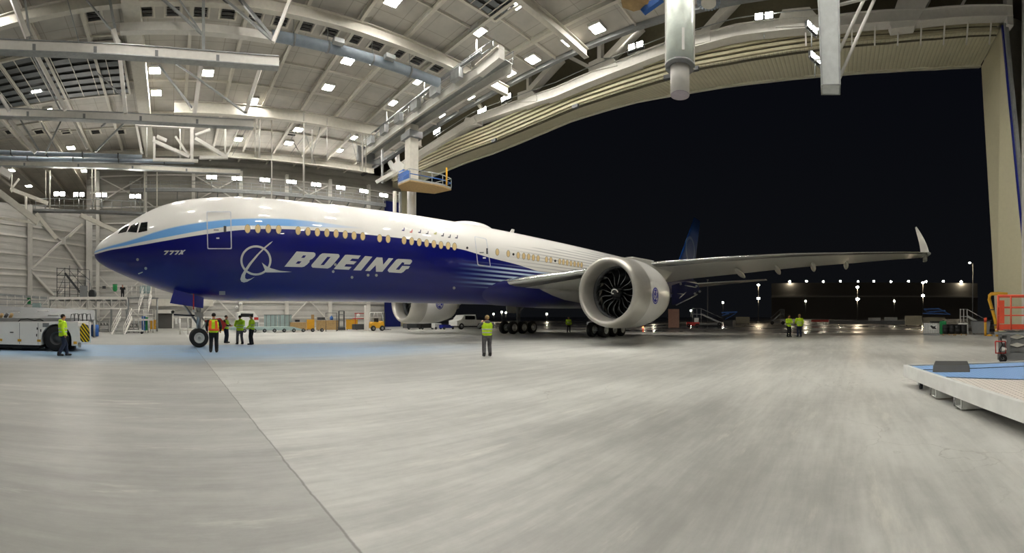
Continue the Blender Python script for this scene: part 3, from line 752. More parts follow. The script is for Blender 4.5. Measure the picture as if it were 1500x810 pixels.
def engine(sg):
    C = Vector((EX, FY-sg*EO, EZ)); d = Vector((1,0,0))
    e = MB().lathe(C, d, prof2, 56).build('engine_nacelle', nacm, plane)
    MB().lathe(C, d, inl[::-1]+prof, 56).build('inlet_lip', lipm, e)
    MB().lathe(C, d, [(1.2,1.7),(1.28,1.7),(1.28,1.62),(1.9,1.66)], 48).build('inlet_liner', M['dgrey'], e)
    MB().lathe(C, d, [(2.3,1.72),(2.3,.3),(2.35,.0)], 40).build('fan_backing', M['vent'], e)
    for k in range(16):
        g = MB(); a0 = 2*PI*k/16; rws = []; ed = []
        for j in range(9):
            u = j/8; r = .42+1.2*u; sw = .5*math.sin(u*PI*.9)-.25*u; a = a0+sw*.55; tw = .35+.75*u; ch_ = .5*(.55+.6*math.sin(PI*min(1,u*.8+.15)))
            er = Vector((0, math.cos(a), math.sin(a))); et = Vector((0,-math.sin(a), math.cos(a)))
            cd = Vector((math.cos(tw),0,0))+et*math.sin(tw)
            c0 = C+Vector((1.5-.12*math.sin(u*PI),0,0))+er*r
            rws.append([c0, c0+cd*ch_*.5+d*.02, c0+cd*ch_]); ed.append([c0-cd*.01-et*.012*(1)-d*.012, c0+cd*.055-d*.012])
        g.grid(rws, True); bl = g.build('fan_blade', bladem, e)
    edg = MB()
    for k in range(16):
        a0 = 2*PI*k/16; pts = []
        for j in range(9):
            u = j/8; r = .42+1.2*u; a = a0+(.5*math.sin(u*PI*.9)-.25*u)*.55
            pts.append(C+Vector((1.49-.12*math.sin(u*PI),0,0))+Vector((0,math.cos(a),math.sin(a)))*r)
        edg.tube(pts, .018, 5)
    edg.build('blade_edges', bedge, e)
    MB().lathe(C, d, [(.92,.0),(.94,.09),(1.05,.22),(1.25,.36),(1.5,.44),(1.7,.45)], 28).build('spinner', spinm, e)
    sp = MB(); pts = [C+Vector((.93+.5*(u*.33)**1.2*1.2-.02, (.06+.2*u)*math.cos(4.4+5.0*u), (.06+.2*u)*math.sin(4.4+5.0*u))) for u in [i/16 for i in range(17)]]
    sp.tube(pts, .045, 6); sp.build('spinner_spiral', M['white'], e, label='white comma mark on the spinner')
    # core: blue inner cowl, nozzle, plug
    MB().lathe(C, d, [(4.2,1.45),(5.36,1.38),(6.1,1.15),(6.6,.95)], 36).build('core_cowl', M['blue'], e)
    MB().lathe(C, d, [(6.6,.95),(7.1,.82),(7.1,.7),(6.8,.7)], 30).build('core_nozzle', M['metal'], e)
    MB().lathe(C, d, [(6.8,.5),(7.4,.42),(8.2,.0)], 24).build('exhaust_plug', M['metal'], e)
    # thrust-reverser / service rods that catch the light
    rd = MB()
    for a, x0, x1, r0, r1 in ((-.9,5.3,8.0,1.55,.75),(-.35,5.3,7.2,1.6,1.25),(.2,5.35,8.2,1.6,1.1),(-.55,6.1,7.4,1.2,1.15)):
        y0, z0 = -sg*math.cos(a), math.sin(a); rd.cyl(C+Vector((x0,y0*r0,z0*r0)), C+Vector((x1,y0*r1,z0*r1)), .045)
    rd.build('support_rods', M['chrome'], e)
    # pylon
    Yp = C.y; MB().prism([(EX+1.6,Yp-.28,EZ+2.2),(EX+3.2,Yp-.28,EZ+2.55),(EX+6.4,Yp-.28,6.05),(EX+10.5,Yp-.28,5.65),(EX+8.6,Yp-.28,4.6),(EX+5.2,Yp-.28,4.3),(EX+4.2,Yp-.28,EZ+1.9)], (0,.56,0)).build('engine_pylon', wingm, plane, bevel=.1)
    return C, e
CN, en = engine(1); CF, ef = engine(-1)
# flap drive linkage beyond the near engine
g = MB(); g.prism([at_r(x,y,37.5) for x,y in ((984,447),(984,418),(1003,412),(1022,416),(1025,424),(1011,436),(996,444))],(.25,.1,0)); fm = g.build('flap_linkage', mat('linkage_navy','#0a1248',.4), plane)
for a_,b_2,rr_ in (((990,447),(1022,431),.06),((995,437),(1005,428),.05),((992,430),(1003,431),.04),((1003,418),(1020,421),.05)): MB().cyl(at_r(*a_,37.2),at_r(*b_2,37.2),rr_).build('linkage_rod', M['chrome'], fm)
for q_ in ((1020,419),(1025,427),(1018,430),(997,416)): MB().ell(at_r(*q_,37.1),(.12,.12,.1),8,6).build('linkage_joint', M['metal'], fm)
# round blue monogram on the side of each nacelle
bluemark = mat('emblem_blue', '#2a2f9c', .4)
def mono(C, cx, cy, rx, ry, e):
    h = nac_hit(C, nrad)
    def E_(x,y): return (cx+x*rx, cy+y*ry)
    def el(r, n=28): return [E_(r*math.cos(2*PI*i/n), r*math.sin(2*PI*i/n)) for i in range(n)]
    decal([el(1),el(.84)], h, 3).build('monogram_ring', bluemark, e)
    hub = decal([el(.76)], h, 3).build('monogram_disc', bluemark, e)
    h2 = lambda x,y: h(x,y)+Vector((0,-.012,0))
    # script letters G and E in white strokes
    def stroke(pts, w):
        pts = [Vector(p) for p in pts]; l = []; r = []
        for i,p in enumerate(pts):
            d = (pts[min(i+1,len(pts)-1)]-pts[max(0,i-1)]).normalized(); n = Vector((-d.y,d.x))*w/2; l.append(tuple(p+n)); r.append(tuple(p-n))
        return [E_(*q) for q in l+r[::-1]]
    for s in ([(-.12,-.42),(-.3,-.55),(-.5,-.3),(-.52,.1),(-.35,.42),(-.12,.3),(-.08,.02),(-.3,.02)], [(.52,-.38),(.32,-.52),(.18,-.3),(.3,-.06),(.14,.14),(.22,.42),(.42,.46),(.56,.26)]):
        decal([stroke(s,.15)], h2, 3).build('monogram_letter', M['white'], e)
mono(CN, 959.8, 433.2, 4.6, 12.2, en); mono(CF, 644, 445, 5.6, 8.0, ef)

# tail ----------------------------------------------------------------------
def tail_mat():
    m, t, b = nt('tail_paint'); tc = node(t,'ShaderNodeTexCoord').outputs['Object']
    n = noise(t, tc, .5)
    sp = node(t,'ShaderNodeSeparateXYZ'); t.links.new(tc, sp.inputs[0])
    def ell2(cx,cz,r): 
        a = mth(t,'POWER', mth(t,'DIVIDE', mth(t,'SUBTRACT', sp.outputs[0], cx), r), 2.0); c = mth(t,'POWER', mth(t,'DIVIDE', mth(t,'SUBTRACT', sp.outputs[2], cz), r*.95), 2.0)
        return mth(t,'SQRT', mth(t,'ADD', a, c))
    rg = ell2(74.6, 13.4, 2.4); ring = mth(t,'MULTIPLY', mapr(t, rg, .8, .86), mapr(t, rg, 1.0, 1.06, 1, 0))
    t.links.new(mix(t, mth(t,'MULTIPLY', ring, .8), lin('#2468cc'), lin('#9cc8f4')), b.inputs['Base Color'])
    b.inputs['Roughness'].default_value = .35; b.inputs['Coat Weight'].default_value = .5
    return m
fin = [foil(Vector((XN+67.0+k*9.7, FY, 8.3+k*11.3)), 9.2-k*5.8, .1, 14, 0, Vector((0,1,0))) for k in (0,.25,.5,.75,1)]
g = MB(); g.grid(fin, True, True); g.add(fin[-1], [list(range(len(fin[-1])))]); g.build('tail_fin', tail_mat(), plane)
for sg in (1,-1):
    rw = [foil(Vector((XN+70.0+k*8.2, FY-sg*(1.0+k*11.6), 7.0+k*1.3)), 6.4-k*4.2, .1) for k in (0,.5,1)]
    g = MB(); g.grid(rw, True, True); g.add(rw[-1], [list(range(len(rw[-1])))]); g.build('stabiliser', wingm, plane)

# landing gear --------------------------------------------------------------
hubm = mat('wheel_hub_white', '#c9c9c5', .4, .3)
def wheel(c, r, w, parent, n=28):
    c = Vector(c); d = Vector((0,1,0)); o = c-d*w/2
    ty = MB().lathe(o, d, [(.0,r*.55),(.0,r*.82),(w*.1,r*.95),(w*.25,r),(w*.75,r),(w*.9,r*.95),(w,r*.82),(w,r*.55)], n).build('wheel', M['tyre'], parent)
    h = MB(); h.lathe(o, d, [(w*.12,.0),(w*.08,r*.2),(w*.25,r*.24),(w*.25,r*.4),(w*.0,r*.48),(w*.0,r*.56),(w,r*.56),(w,r*.3),(w*.8,.0)], n); 
    return ty, h
ng = MB(); nx = at_y(291,480,FY).x
ng.cyl((nx,FY,.6),(nx,FY,3.4),.14); ng.cyl((nx,FY-.62,.565),(nx,FY+.62,.565),.09); ng.cyl((nx,FY,1.3),(nx-1.4,FY,3.3),.07)
ng.beam((nx+.1,FY,1.0),(nx+.45,FY,1.45),.1); ng.beam((nx+.45,FY,1.45),(nx+.1,FY,1.9),.1); ng.box((nx,FY,1.95),(.5,.7,.28)); ng.cyl((nx-.05,FY-.45,2.3),(nx-.05,FY-.15,2.3),.1)
nose = ng.build('nose_gear_strut', M['metal'], plane)
for sg in (-1,1):
    ty, h = wheel((nx,FY+sg*.42,.565), .565, .4, plane); h.build('wheel_hub', hubm, ty)
for dy in (-.3,.3): MB().lathe((nx-.25,FY+dy,2.2),(-1,0,0),[(0,.1),(.1,.11),(.11,.0)],12).build('taxi_light', M['plast'], nose)
MB().tube([(nx-1.5,FY-.1,1.95),(nx-.6,FY-.1,1.9),(nx+.1,FY,1.9)],.05).build('steering_arm', M['dgrey'], nose)
MB().prism([(nx+.35,FY-.15,1.6),(nx+1.3,FY-.15,1.75),(nx+1.7,FY-.15,1.35),(nx+1.5,FY-.15,1.05),(nx+.6,FY-.15,1.2)],(0,.3,0)).build('gear_cover', M['red'], nose, label='red cover strapped to the nose gear')
for sg in (-1,1):
    y = FY+sg*.95
    pts = [at_y(x_,y_,y) for x_,y_ in ((255,424),(298.5,436),(297.5,451.5),(248.8,444))]
    MB().prism(pts, (0,.05*sg,0)).build('nose_gear_door', M['blue'], plane, label='blue nose gear door hanging open')
pts = at_y(283.5,432,FY-.95); MB().box((pts.x,FY-1.0,2.75),(.07,.02,1.0)).build('red_stripe', M['red'], plane, label='thin red line on the nose gear door')
for sg in (1,-1):
    gy = FY-sg*5.5; gx = 33.2
    st_ = MB(); st_.cyl((gx,gy,.7),(gx,gy,4.6),.22); st_.cyl((gx-1.9,gy,.7),(gx+1.9,gy,.7),.16); st_.cyl((gx,gy,1.6),(gx-1.6,gy+sg*1.0,4.4),.1); st_.cyl((gx,gy,2.0),(gx+1.3,gy,4.2),.09)
    st_.box((gx,gy,1.1),(.7,.4,.5)); st_.cyl((gx,gy,2.2),(gx,gy+sg*2.2,4.2),.1)
    mg = st_.build('main_gear_strut', M['grey'], plane)
    for dx in (-1.48,0,1.48):
        ax = MB().cyl((gx+dx,gy-.7,.67),(gx+dx,gy+.7,.67),.1).build('axle', M['metal'], mg)
        for s2 in (-1,1):
            ty, h = wheel((gx+dx,gy+s2*.62,.67), .67, .52, plane, 22); h.build('wheel_hub', hubm, ty)
    MB().prism([(gx-1.0,gy-sg*.9,4.7),(gx+1.5,gy-sg*.9,4.7),(gx+1.3,gy-sg*1.05,2.2),(gx-.7,gy-sg*1.05,2.2)], (0,.06,0)).build('main_gear_door', wingm, plane)
# ================================================================ overhead steelwork
def px_strut(mb, a, b, r, w, h=None):
    mb.beam(at_r(a[0],a[1],r), at_r(b[0],b[1],r), w, h)
def ext(p, q, k): return p+(p-q).normalized()*k
# bridge beams on the left, each with its hangers
def px_path(pts, z, x0=-70, n=16):
    (xa,ya),(xb,yb) = pts[0], pts[-1]; out = []
    for k in range(n+1):
        x = x0+(xb-x0)*k/n
        y = pts[0][1]+(pts[1][1]-pts[0][1])*(x-pts[0][0])/(pts[1][0]-pts[0][0]) if x < pts[1][0] else None
        if y is None:
            for p, q in zip(pts[1:], pts[2:]):
                if x <= q[0]+1e-6: y = p[1]+(q[1]-p[1])*(x-p[0])/(q[0]-p[0]); break
            else: y = yb
        out.append(at_z(x,y,z))
    return out
def chain(pts, w, h, dz=0):
    g = MB(); ups = Vector((0,0,1)); rows = []
    for i,p in enumerate(pts):
        d = (pts[min(i+1,len(pts)-1)]-pts[max(0,i-1)]).normalized(); a = d.cross(ups).normalized()*w/2
        rows.append([p+a*sx+Vector((0,0,dz+sz*h/2)) for sx,sz in ((-1,-1),(1,-1),(1,1),(-1,1))])
    g.grid(rows, False, True); g.add(rows[0],[(0,1,2,3)]); g.add(rows[-1],[(3,2,1,0)]); return g
def crane_beam(label, pts, z, w, h, mt, struts):
    P = px_path(pts, z); q = P[-1]; t = thing('bridge_beam', label, 'beam', (q.x,q.y,z))
    chain(P, w, h).build('box_section', mt, t)
    for s in (1,-1): chain(P, w+.16, .06, s*h*.5).build('flange', M['galv'], t)
    for k in (4,7,10,13):
        c_ = P[k]; e_ = P[k+1]-P[k-1]; MB().box(c_+Vector((0,0,-h*.1)), (.22,w+.04,h*.6), math.atan2(e_.y,e_.x)).build('splice_plate', M['grey'], t)
    for (x0,y0,x1,y1,rr,ww) in struts:
        MB().beam(at_r(x0,y0,rr), at_r(x1,y1,rr), ww, ww*.8).build('strut', M['galv'] if ww < .3 else M['steel'], t)
    return t
crane_beam('long white box beam crossing the top left under the roof', [(0,69),(179,76),(408,93)], 20.2, .5, .72, M['steel'],
    [(233,-6,296,50,31,.2),(259,-6,296,50,31,.12),(298,-10,298,82,31,.22),(322,-6,400,60,31.5,.2),(348,-6,402,60,31.5,.26),(428,-8,400,62,31.5,.3),
     (122,-6,168,50,30,.14),(166,45,174,68,30,.4),(17,-6,41,56,29.5,.42),(36,-6,44,60,29.5,.14),(97,-6,117,66,29.8,.08),(160,-5,172,62,29.9,.2)])
crane_beam('second long white box beam, below the louvred vent at the left', [(0,166),(185,173),(371,183)], 20.2, .5, .7, M['steel'],
    [(52,78,96,161,33,.34),(46,78,88,161,33.2,.12),(176,88,184,166,33,.3),(142,106,179,141,35,.12),(233,96,281,158,35,.2),(254,91,360,166,35,.16),(296,84,285,167,35,.34),(382,98,360,165,35,.36),(0,140,14,163,34,.3)])
crane_beam('third white beam under blue-grey ducts at the far left', [(0,240),(150,243),(290,250),(352,252)], 20.0, .4, .55, M['steel2'],
    [(90,176,66,226,44,.2),(182,180,140,222,44,.22),(107,176,128,218,44,.3),(14,176,52,224,44,.4),(30,176,58,222,44,.2),(160,176,148,186,44,.2),(60,180,84,222,44,.12)])
# runway beam and round duct
b = MB(); b.beam(at_y(176,43,32.6), at_y(398,56,32.6), .55, .62)
b.build('runway_beam', M['steel'], label='short white runway beam just above the long top left beam', cat='beam')
pts = [at_y(x,0,32.6) for x in (398,430,470,520,570,610,642)]
b = MB(); b.cyl((pts[0].x,32.6,23.9), (pts[-1].x,32.6,23.9), .42, n=16)
t = thing('air_duct', 'round blue-grey duct running right from the white runway beam', 'duct', (pts[0].x,32.6,23.5))
b.build('duct_pipe', M['ductb'], t)
for x in (430,480,545,600):
    p = at_y(x,0,32.6); MB().lathe((p.x-.08,32.6,23.9),(1,0,0),[(0,.43),(0,.48),(.16,.48),(.16,.43)],16).build('duct_collar', M['grey'], t)
    MB().cyl((p.x,32.6,24.3),(p.x,32.6,CZ-.3),.03,n=6).build('hanger', M['galv'], t)
for x in (495,570): 
    p = at_y(x,0,31.9); MB().box((p.x,31.8,24.0),(.9,.5,.35)).build('damper_box', M['galv'], t)
for k,(ya,yb,xe,zz) in enumerate(((223,230,208,0),(231,237,285,0))):
    P = px_path([(0,ya),(100,(ya+yb)/2),(xe,yb)], 20.9-.0*k); t = thing('air_duct', ('upper','lower')[k]+' of the two blue-grey ducts along the far left beam', 'duct', tuple(P[-1]))
    MB().tube(P,.26,12).build('duct_pipe', M['ductb'], t)
    for j in (5,8,11,14): MB().box(P[j],(.14,.6,.6)).build('duct_collar', M['dgrey'], t)
# lattice frame between ducts and nose
t = thing('lattice_frame', 'square steel lattice frame hanging above the nose beside the box girder', 'frame', tuple(at_r(240,236,45)))
for (x0,y0,x1,y1,w) in ((198,183,285,187,.35),(224,234,290,236,.3),(281,186,281,236,.35),(224,206,277,230,.32),(257,200,275,226,.22),(226,200,226,234,.25),(230,200,244,206,.3),(286,198,308,190,.25),(286,203,332,231,.35),(292,231,334,231,.3),(349,190,332,230,.15),(200,184,208,226,.25)):
    MB().beam(at_r(x0,y0,45),at_r(x1,y1,45),w).build('member', M['steel'], t)
# long thin hanging rods and pipes before the back wall
for i,(x,y0,y1,r) in enumerate(((380,155,231,49),(374,165,231,49),(445,163,286,50),(479,172,236,51),(457,190,240,51),(536,178,252,54),(531,185,252,54),(557,182,202,54),(264,150,232,48),(215,150,230,48),(330,183,231,48),(398,172,300,52))):
    MB().cyl(at_r(x,y0,r), at_r(x,y1,r), .07 if i%2 else .11, n=8).build('hanging_pipe', M['steel'], label='thin vertical pipe hanging from the roof, %s of twelve in front of the back wall' % ('first','second','third','fourth','fifth','sixth','seventh','eighth','ninth','tenth','eleventh','twelfth')[i], cat='pipe', group='hanging pipes before the back wall')
t = thing('guy_wires', 'fine crossing guy wires strung between the hanging pipes', 'wires', tuple(at_r(460,240,51)))
for i,(x0,y0,x1,y1) in enumerate(((445,190,462,240),(470,182,456,232),(520,196,528,250),(513,196,524,240),(360,190,340,228),(440,180,420,215),(430,208,446,237),(425,226,448,196))):
    MB().cyl(at_r(x0,y0,51), at_r(x1,y1,51), .035, n=5).build('wire', M['galv'], t)

# back wall: columns, girts, bracing -----------------------------------
colX = [-11.3,-3.9,3.5,10.9,18.3,25.7,32.8]
for i,X in enumerate(colX):
    t = thing('wall_column', 'tall white steel column on the back wall, number %d from the left' % (i+1), 'column', (X,YB-.45,0), 0, 'back wall columns')
    MB().ibeam((X,YB-.45,0),(X,YB-.45,CZ-1.9),.5,.5).build('shaft', M['steel'], t)
    MB().bx(X-.4,X+.4,YB-.8,YB-.06,0,.06).build('base_plate', M['grey'], t)
for k in range(10):
    z = 1.6+2.45*k
    MB().beam((-12.6,YB-.12,z),(DX-.9,YB-.12,z),.18,.2).build('wall_girt', M['steel'], label='horizontal girt on the back wall, %s above the floor' % ('lowest','second','third','fourth','fifth','sixth','seventh','eighth','ninth','tenth')[k], cat='girt', group='back wall girts')
for i,(a,b2) in enumerate(zip(colX, colX[1:])):
    for k,(z0,z1) in enumerate(((19.6,23.4),(14.5,19.4),(1.0,8.0))):
        if (i+k)%2: continue
        t = thing('cross_brace', 'pair of crossing braces on the back wall, bay %d, %s level' % (i+1,('top','middle','ground')[k]), 'brace', ((a+b2)/2,YB-.6,z0), 0, 'back wall braces')
        MB().beam((a+.3,YB-.35,z0),(b2-.3,YB-.35,z1),.16).build('brace_bar', M['steel'], t)
        MB().beam((a+.3,YB-.53,z1),(b2-.3,YB-.53,z0),.16).build('brace_bar', M['steel'], t)
# floodlit walkway along the back wall
WY, WZ = 63.2, 20.6
t = thing('high_walkway', 'long steel walkway with guard rails high along the back wall', 'walkway', (12,WY,WZ))
MB().bx(-6,34.5,WY-.6,WY+.8,WZ,WZ+.12).build('deck', M['galv'], t)
MB().beam((-6,WY-.6,WZ-.25),(34.5,WY-.6,WZ-.25),.2,.45).build('edge_beam', M['grey'], t)
for z in (WZ+.6,WZ+1.1): MB().cyl((-6,WY-.6,z),(34.5,WY-.6,z),.04,n=6).build('rail', M['galv'], t)
for k in range(28): MB().cyl((-6+1.5*k,WY-.6,WZ),(-6+1.5*k,WY-.6,WZ+1.1),.035,n=6).build('rail_post', M['galv'], t)
for k in range(14): MB().beam((-5+3*k,WY-.4,WZ-.2),(-5+3*k,WY+2.2,WZ-1.6),.12).build('bracket', M['grey'], t)
def floodlight(loc, rz, label, group, proto={}):
    if 'p' not in proto:
        t = thing('floodlight', label, 'floodlight', (0,0,0), 0, group)
        for s in (-1,1):
            g = MB(); g.prism([(s*.42-.36,.0,-.3),(s*.42+.36,.0,-.3),(s*.42+.36,.0,.3),(s*.42-.36,.0,.3)], (0,.3,0)); g.build('lamp_body', M['dgrey'], t, local=True)
            MB().bx(s*.42-.3,s*.42+.3,-.02,-.001,-.24,.24).build('lens', M['flood'], t, local=True)
        MB().tube([(-.86,.1,-.2),(-.86,.1,-.55),(.86,.1,-.55),(.86,.1,-.2)],.04).build('yoke', M['galv'], t, local=True)
        MB().cyl((0,.1,-.55),(0,.1,-1.8),.06).build('stub', M['galv'], t, local=True)
        proto['p'] = t; t.location = loc; t.rotation_euler = (0,0,rz); return t
    return dup(proto['p'], loc, rz, label, group)
E8 = ('first','second','third','fourth','fifth','sixth','seventh','eighth')
for i,(x,y) in enumerate(((310,259.5),(347,261.5),(388,263.5),(427,266.5),(463,270.5),(499,275),(533,280),(562,286))):
    p = at_y(x,y,WY-.7); floodlight(p, -.0, 'bright twin floodlight on the back wall walkway, %s from the left' % E8[i], 'back wall floodlights')
for i,(x,y) in enumerate(((87,284),(115.5,285),(148.5,285.5),(198,287.5))):
    p = at_r(x,y,58.5); floodlight(p, -az(x), 'bright twin floodlight over the left walkway, %s from the left' % E8[i], 'left walkway floodlights')
# left walkway
t = thing('left_walkway', 'railed walkway carrying four floodlights above the canted left wall', 'walkway', tuple(at_r(130,313,62)))
MB().beam(at_r(48,309,60.5), at_r(212,314,63), 1.2, .3).build('deck', M['grey'], t)
for y0,y1 in ((291,296),(301,305)): MB().beam(at_r(48,y0,60.5), at_r(212,y1,63), .09).build('rail', M['galv'], t)
for k in range(12):
    x = 52+k*14; MB().cyl(at_r(x,291.5+k*.4,60.6+k*.2), at_r(x,309+k*.4,60.6+k*.2), .05, n=6).build('rail_post', M['galv'], t)
for x in (67,73,135,140,212,230): MB().cyl(at_r(x,245 if x>100 else 250,62), at_r(x,310,62), .13 if x in(140,73) else .09, n=8).build('hanger', M['steel2'], t)
# heavy raking frames at the left
for i,(x0,y0,x1,y1,r,w) in enumerate(((-8,277,56,326,52,.9),(15,277,70,298,57,.6),(53,313,83,350,56,.6),(118,315,175,341,58,.7),(101,347,121,328,58,.4),(16,278,28,262,56,.3),(-6,319,50,326,56,.4),(18,240,17,282,56,.2),(38,288,38,308,56,.4),(0,249,16,258,50,1.0))):
    MB().beam(at_r(x0,y0,r), at_r(x1,y1,r), w*.6, w*.8).build('raking_strut', M['steel2'] if i!=9 else M['steel'], label='heavy slanting strut of the far left frame, %s of ten' % ('first','second','third','fourth','fifth','sixth','seventh','eighth','ninth','tenth')[i], cat='strut', group='far left raking struts')
def on_left(px, py, off=.5):                      # a point just before the canted wall
    a = az(px); d = Vector((math.sin(a), math.cos(a), 0)); n = Vector((-dd.y, dd.x, 0))
    t_ = (WL0.dot(n))/d.dot(n); return at_r(px, py, t_-off)
for i,(x,w,y0,lbl) in enumerate(((44,.55,300,'left of the crossing braces'),(131.5,1.0,318,'right of the crossing braces beside the nose'))):
    p = on_left(x,400,.5 if i==0 else .9); MB().ibeam((p.x,p.y,0),(p.x,p.y,on_left(x,y0).z),w,w,.06).build('bay_column', M['steel'], label='stout white column '+lbl, cat='column')
t = thing('cross_brace', 'large white crossing braces between the two stout left columns', 'brace', tuple(on_left(91,353)))
for (a,b2) in (((62,330),(91,353)),((118,330),(91,353)),((91,353),(45,394)),((91,353),(121,395)),((46,398),(78,432)),((121,398),(88,432))):
    MB().beam(on_left(*a), on_left(*b2), .32,.3).build('brace_bar', M['steel'], t)
MB().box(on_left(91,353,.55),(1.0,.3,1.0),-az(91)).build('gusset', M['steel'], t)
for i,(y0,y1) in enumerate(((341,361),(369,383),(392,401),(400,409),(326,343),(418,425))):
    MB().beam(on_left(-6,y0,.15), on_left(127,y1,.15), .2, .28 if i in (0,3) else .16).build('wall_girt', M['steel'], label='horizontal girt on the canted left wall, %s listed' % E8[i], cat='girt', group='left wall girts')

# crane bridge and hanging work platform -------------------------------
BX = 25.3
t = thing('crane_bridge', 'railed crane bridge sloping in perspective toward the hanging work platform', 'crane', (BX,38,23.2))
ya, yb_ = 50.5, 25.5
for s in (-.9,.9):
    MB().ibeam((BX+s,yb_,23.1),(BX+s,ya,23.1),.3,.8).build('girder', M['steel'], t)
MB().bx(BX-1.0,BX+1.0,yb_,ya,23.5,23.56).build('walk_deck', M['galv'], t)
for s in (-1.15,1.15):
    for z in (24.1,24.65): MB().cyl((BX+s,yb_,z),(BX+s,ya,z),.04,n=6).build('rail', M['galv'], t)
    for k in range(18): MB().cyl((BX+s,yb_+.1+k*1.46,23.5),(BX+s,yb_+.1+k*1.46,24.65),.035,n=6).build('rail_post', M['galv'], t)
for k in range(6): MB().box((BX-1.5,30+3.4*k,23.5),(.5,1.2,.9)).build('drive_box', M['galv'], t)
MB().tube([(BX-1.3,27,24.2),(BX-1.3,33,24.3),(BX-1.5,38,24.2),(BX-1.4,46,24.3)],.12).build('cable_duct', M['grey'], t)
for y in (28,36,44,49): 
    for s in (-.9,.9): MB().cyl((BX+s,y,24.6),(BX+s,y,CZ-.35),.07,n=8).build('hanger', M['steel'], t)
MB().bx(BX-1.6,BX+1.8,ya,ya+.4,22.2,24.2).build('end_carriage', M['grey'], t)
t = thing('crane_runway_box', 'cream box beam end sticking out of the roof above the crane bridge', 'beam', tuple(at_r(720,90,31)))
MB().beam(at_r(703,103,31), at_r(735,77,29), .5, .9).build('box_section', M['steel'], t)
MB().beam(at_r(703,98,31), at_r(735,72,29), .9, .08).build('flange', M['steel2'], t)
mx = 25.4; p = at_x(603,283,mx); my = p.y; PZ = 15.5
t = thing('hanging_work_platform', 'work platform with plywood underside hanging on a telescopic mast above the fuselage', 'platform', (mx,my,PZ))
MB().bx(mx-.55,mx+.55,my-.6,my+.6,PZ+1.2,23.0).build('outer_mast', M['steel2'], t, bevel=.08)
MB().cyl((mx,my,9.5),(mx,my,PZ+1.4),.5,n=24).build('inner_tube', M['steel'], t)
g = MB(); g.cyl((mx-1.3,my+.3,8.5),(mx-1.3,my+.3,PZ),.16); g.build('guide_pipe', M['galv'], t)
g = MB(); g.cyl((mx-2.0,my+.3,8.5),(mx-2.0,my+.3,PZ),.2); g.build('guide_pipe', M['steel2'], t)
MB().box((mx,my,21.8),(1.7,1.9,.7)).build('mast_head', M['grey'], t)
pp = [at_z(x,y,PZ) for x,y in ((583,272),(600,265),(648.5,273.6),(661,278.6),(636.6,284),(588,279.6))]
MB().prism(pp, (0,0,.12)).build('plywood_underside', M['wood'], t)
MB().prism([q+Vector((0,0,.12)) for q in pp], (0,0,.2)).build('deck_frame', M['galv'], t)
for z in (.75,1.25):
    MB().tube([q+Vector((0,0,z)) for q in pp+[pp[0]]], .045, 6).build('rail', M['bluep'] if z<1 else M['galv'], t)
for i in range(6):
    a, c = pp[i], pp[(i+1)%6]; nseg = max(1,int((c-a).length/1.0))
    for k in range(nseg):
        q = a+(c-a)*k/nseg; MB().cyl(q+Vector((0,0,.3)), q+Vector((0,0,1.25)), .035, n=6).build('rail_post', M['bluep'] if i in (0,5) else M['galv'], t)
MB().box(pp[0]*.7+pp[1]*.3+Vector((.5,.2,.9)),(.9,.9,1.2)).build('control_cabinet', M['bluep'], t)
MB().cyl(pp[3]*.45+pp[2]*.55+Vector((0,0,.3)), pp[3]*.45+pp[2]*.55+Vector((0,0,2.2)), .09).build('yellow_post', M['yellow'], t)
t = thing('dock_flap', 'white folded dock flap with curved arms beside the platform mast', 'dock flap', tuple(at_r(583,250,52)))
R_ = lambda x,y: at_r(x,y,50)
MB().prism([R_(567,232),(R_(573,234)),R_(577,240),R_(581,236),R_(581,222),R_(585,221),R_(586,236),R_(592,241),R_(591,247),R_(586,251),R_(578,252),R_(573,244)], (.0,.35,0)).build('flap_panel', M['white'], t)
MB().beam(R_(551,267), R_(580,251), .25,.4).build('support_arm', M['steel'], t)
MB().beam(R_(560,240), R_(596,216), .3,.3).build('upper_arm', M['dgrey'], t)
MB().beam(R_(560,219), R_(560,268), .2,.2).build('post', M['galv'], t)

# door truss along the header --------------------------------------------
TX = 35.0
cp = [at_x(x,y,TX) for x,y in ((560,262),(600,237),(640,212),(700,176),(760,156),(818,137),(880,111),(930,92),(978,74),(1015,66.5),(1080,49),(1133,42.5),(1228,35.5),(1350,27),(1480,20))]
t = thing('door_truss', 'curving white truss chord with plates above the great door opening', 'truss', (TX,20,cp[5].z))
g = MB()
for i in range(len(cp)-1): g.beam(cp[i], cp[i+1]+(cp[i+1]-cp[i]).normalized()*.05, .7, .85)
g.build('bottom_chord', M['steel'], t)
g = MB()
for i in range(len(cp)-1):
    for s in (-.46,.46): g.beam(cp[i]+Vector((0,0,s)), cp[i+1]+Vector((0,0,s)), 1.0, .08)
g.build('chord_flanges', M['steel'], t)
def T_(x,y,dx=0): return at_x(x,y,TX+dx)
for (x0,y0,x1,y1,w) in ((823,85,779,133,.9),(940,38,889,90,.9),(1082,-4,1031,52,.85),(831,82,866,100,.4),(880,60,880,92,.6),(775,104,775,134,.5),(700,150,712,168,.5),(1011,-6,1011,56,.35),(1228,-12,1228,30,.3),(1420,-12,1400,24,.3),(1475,-20,1478,40,.8)):
    MB().beam(T_(x0,y0), T_(x1,y1), w, w*.7).build('web_member', M['steel'], t)
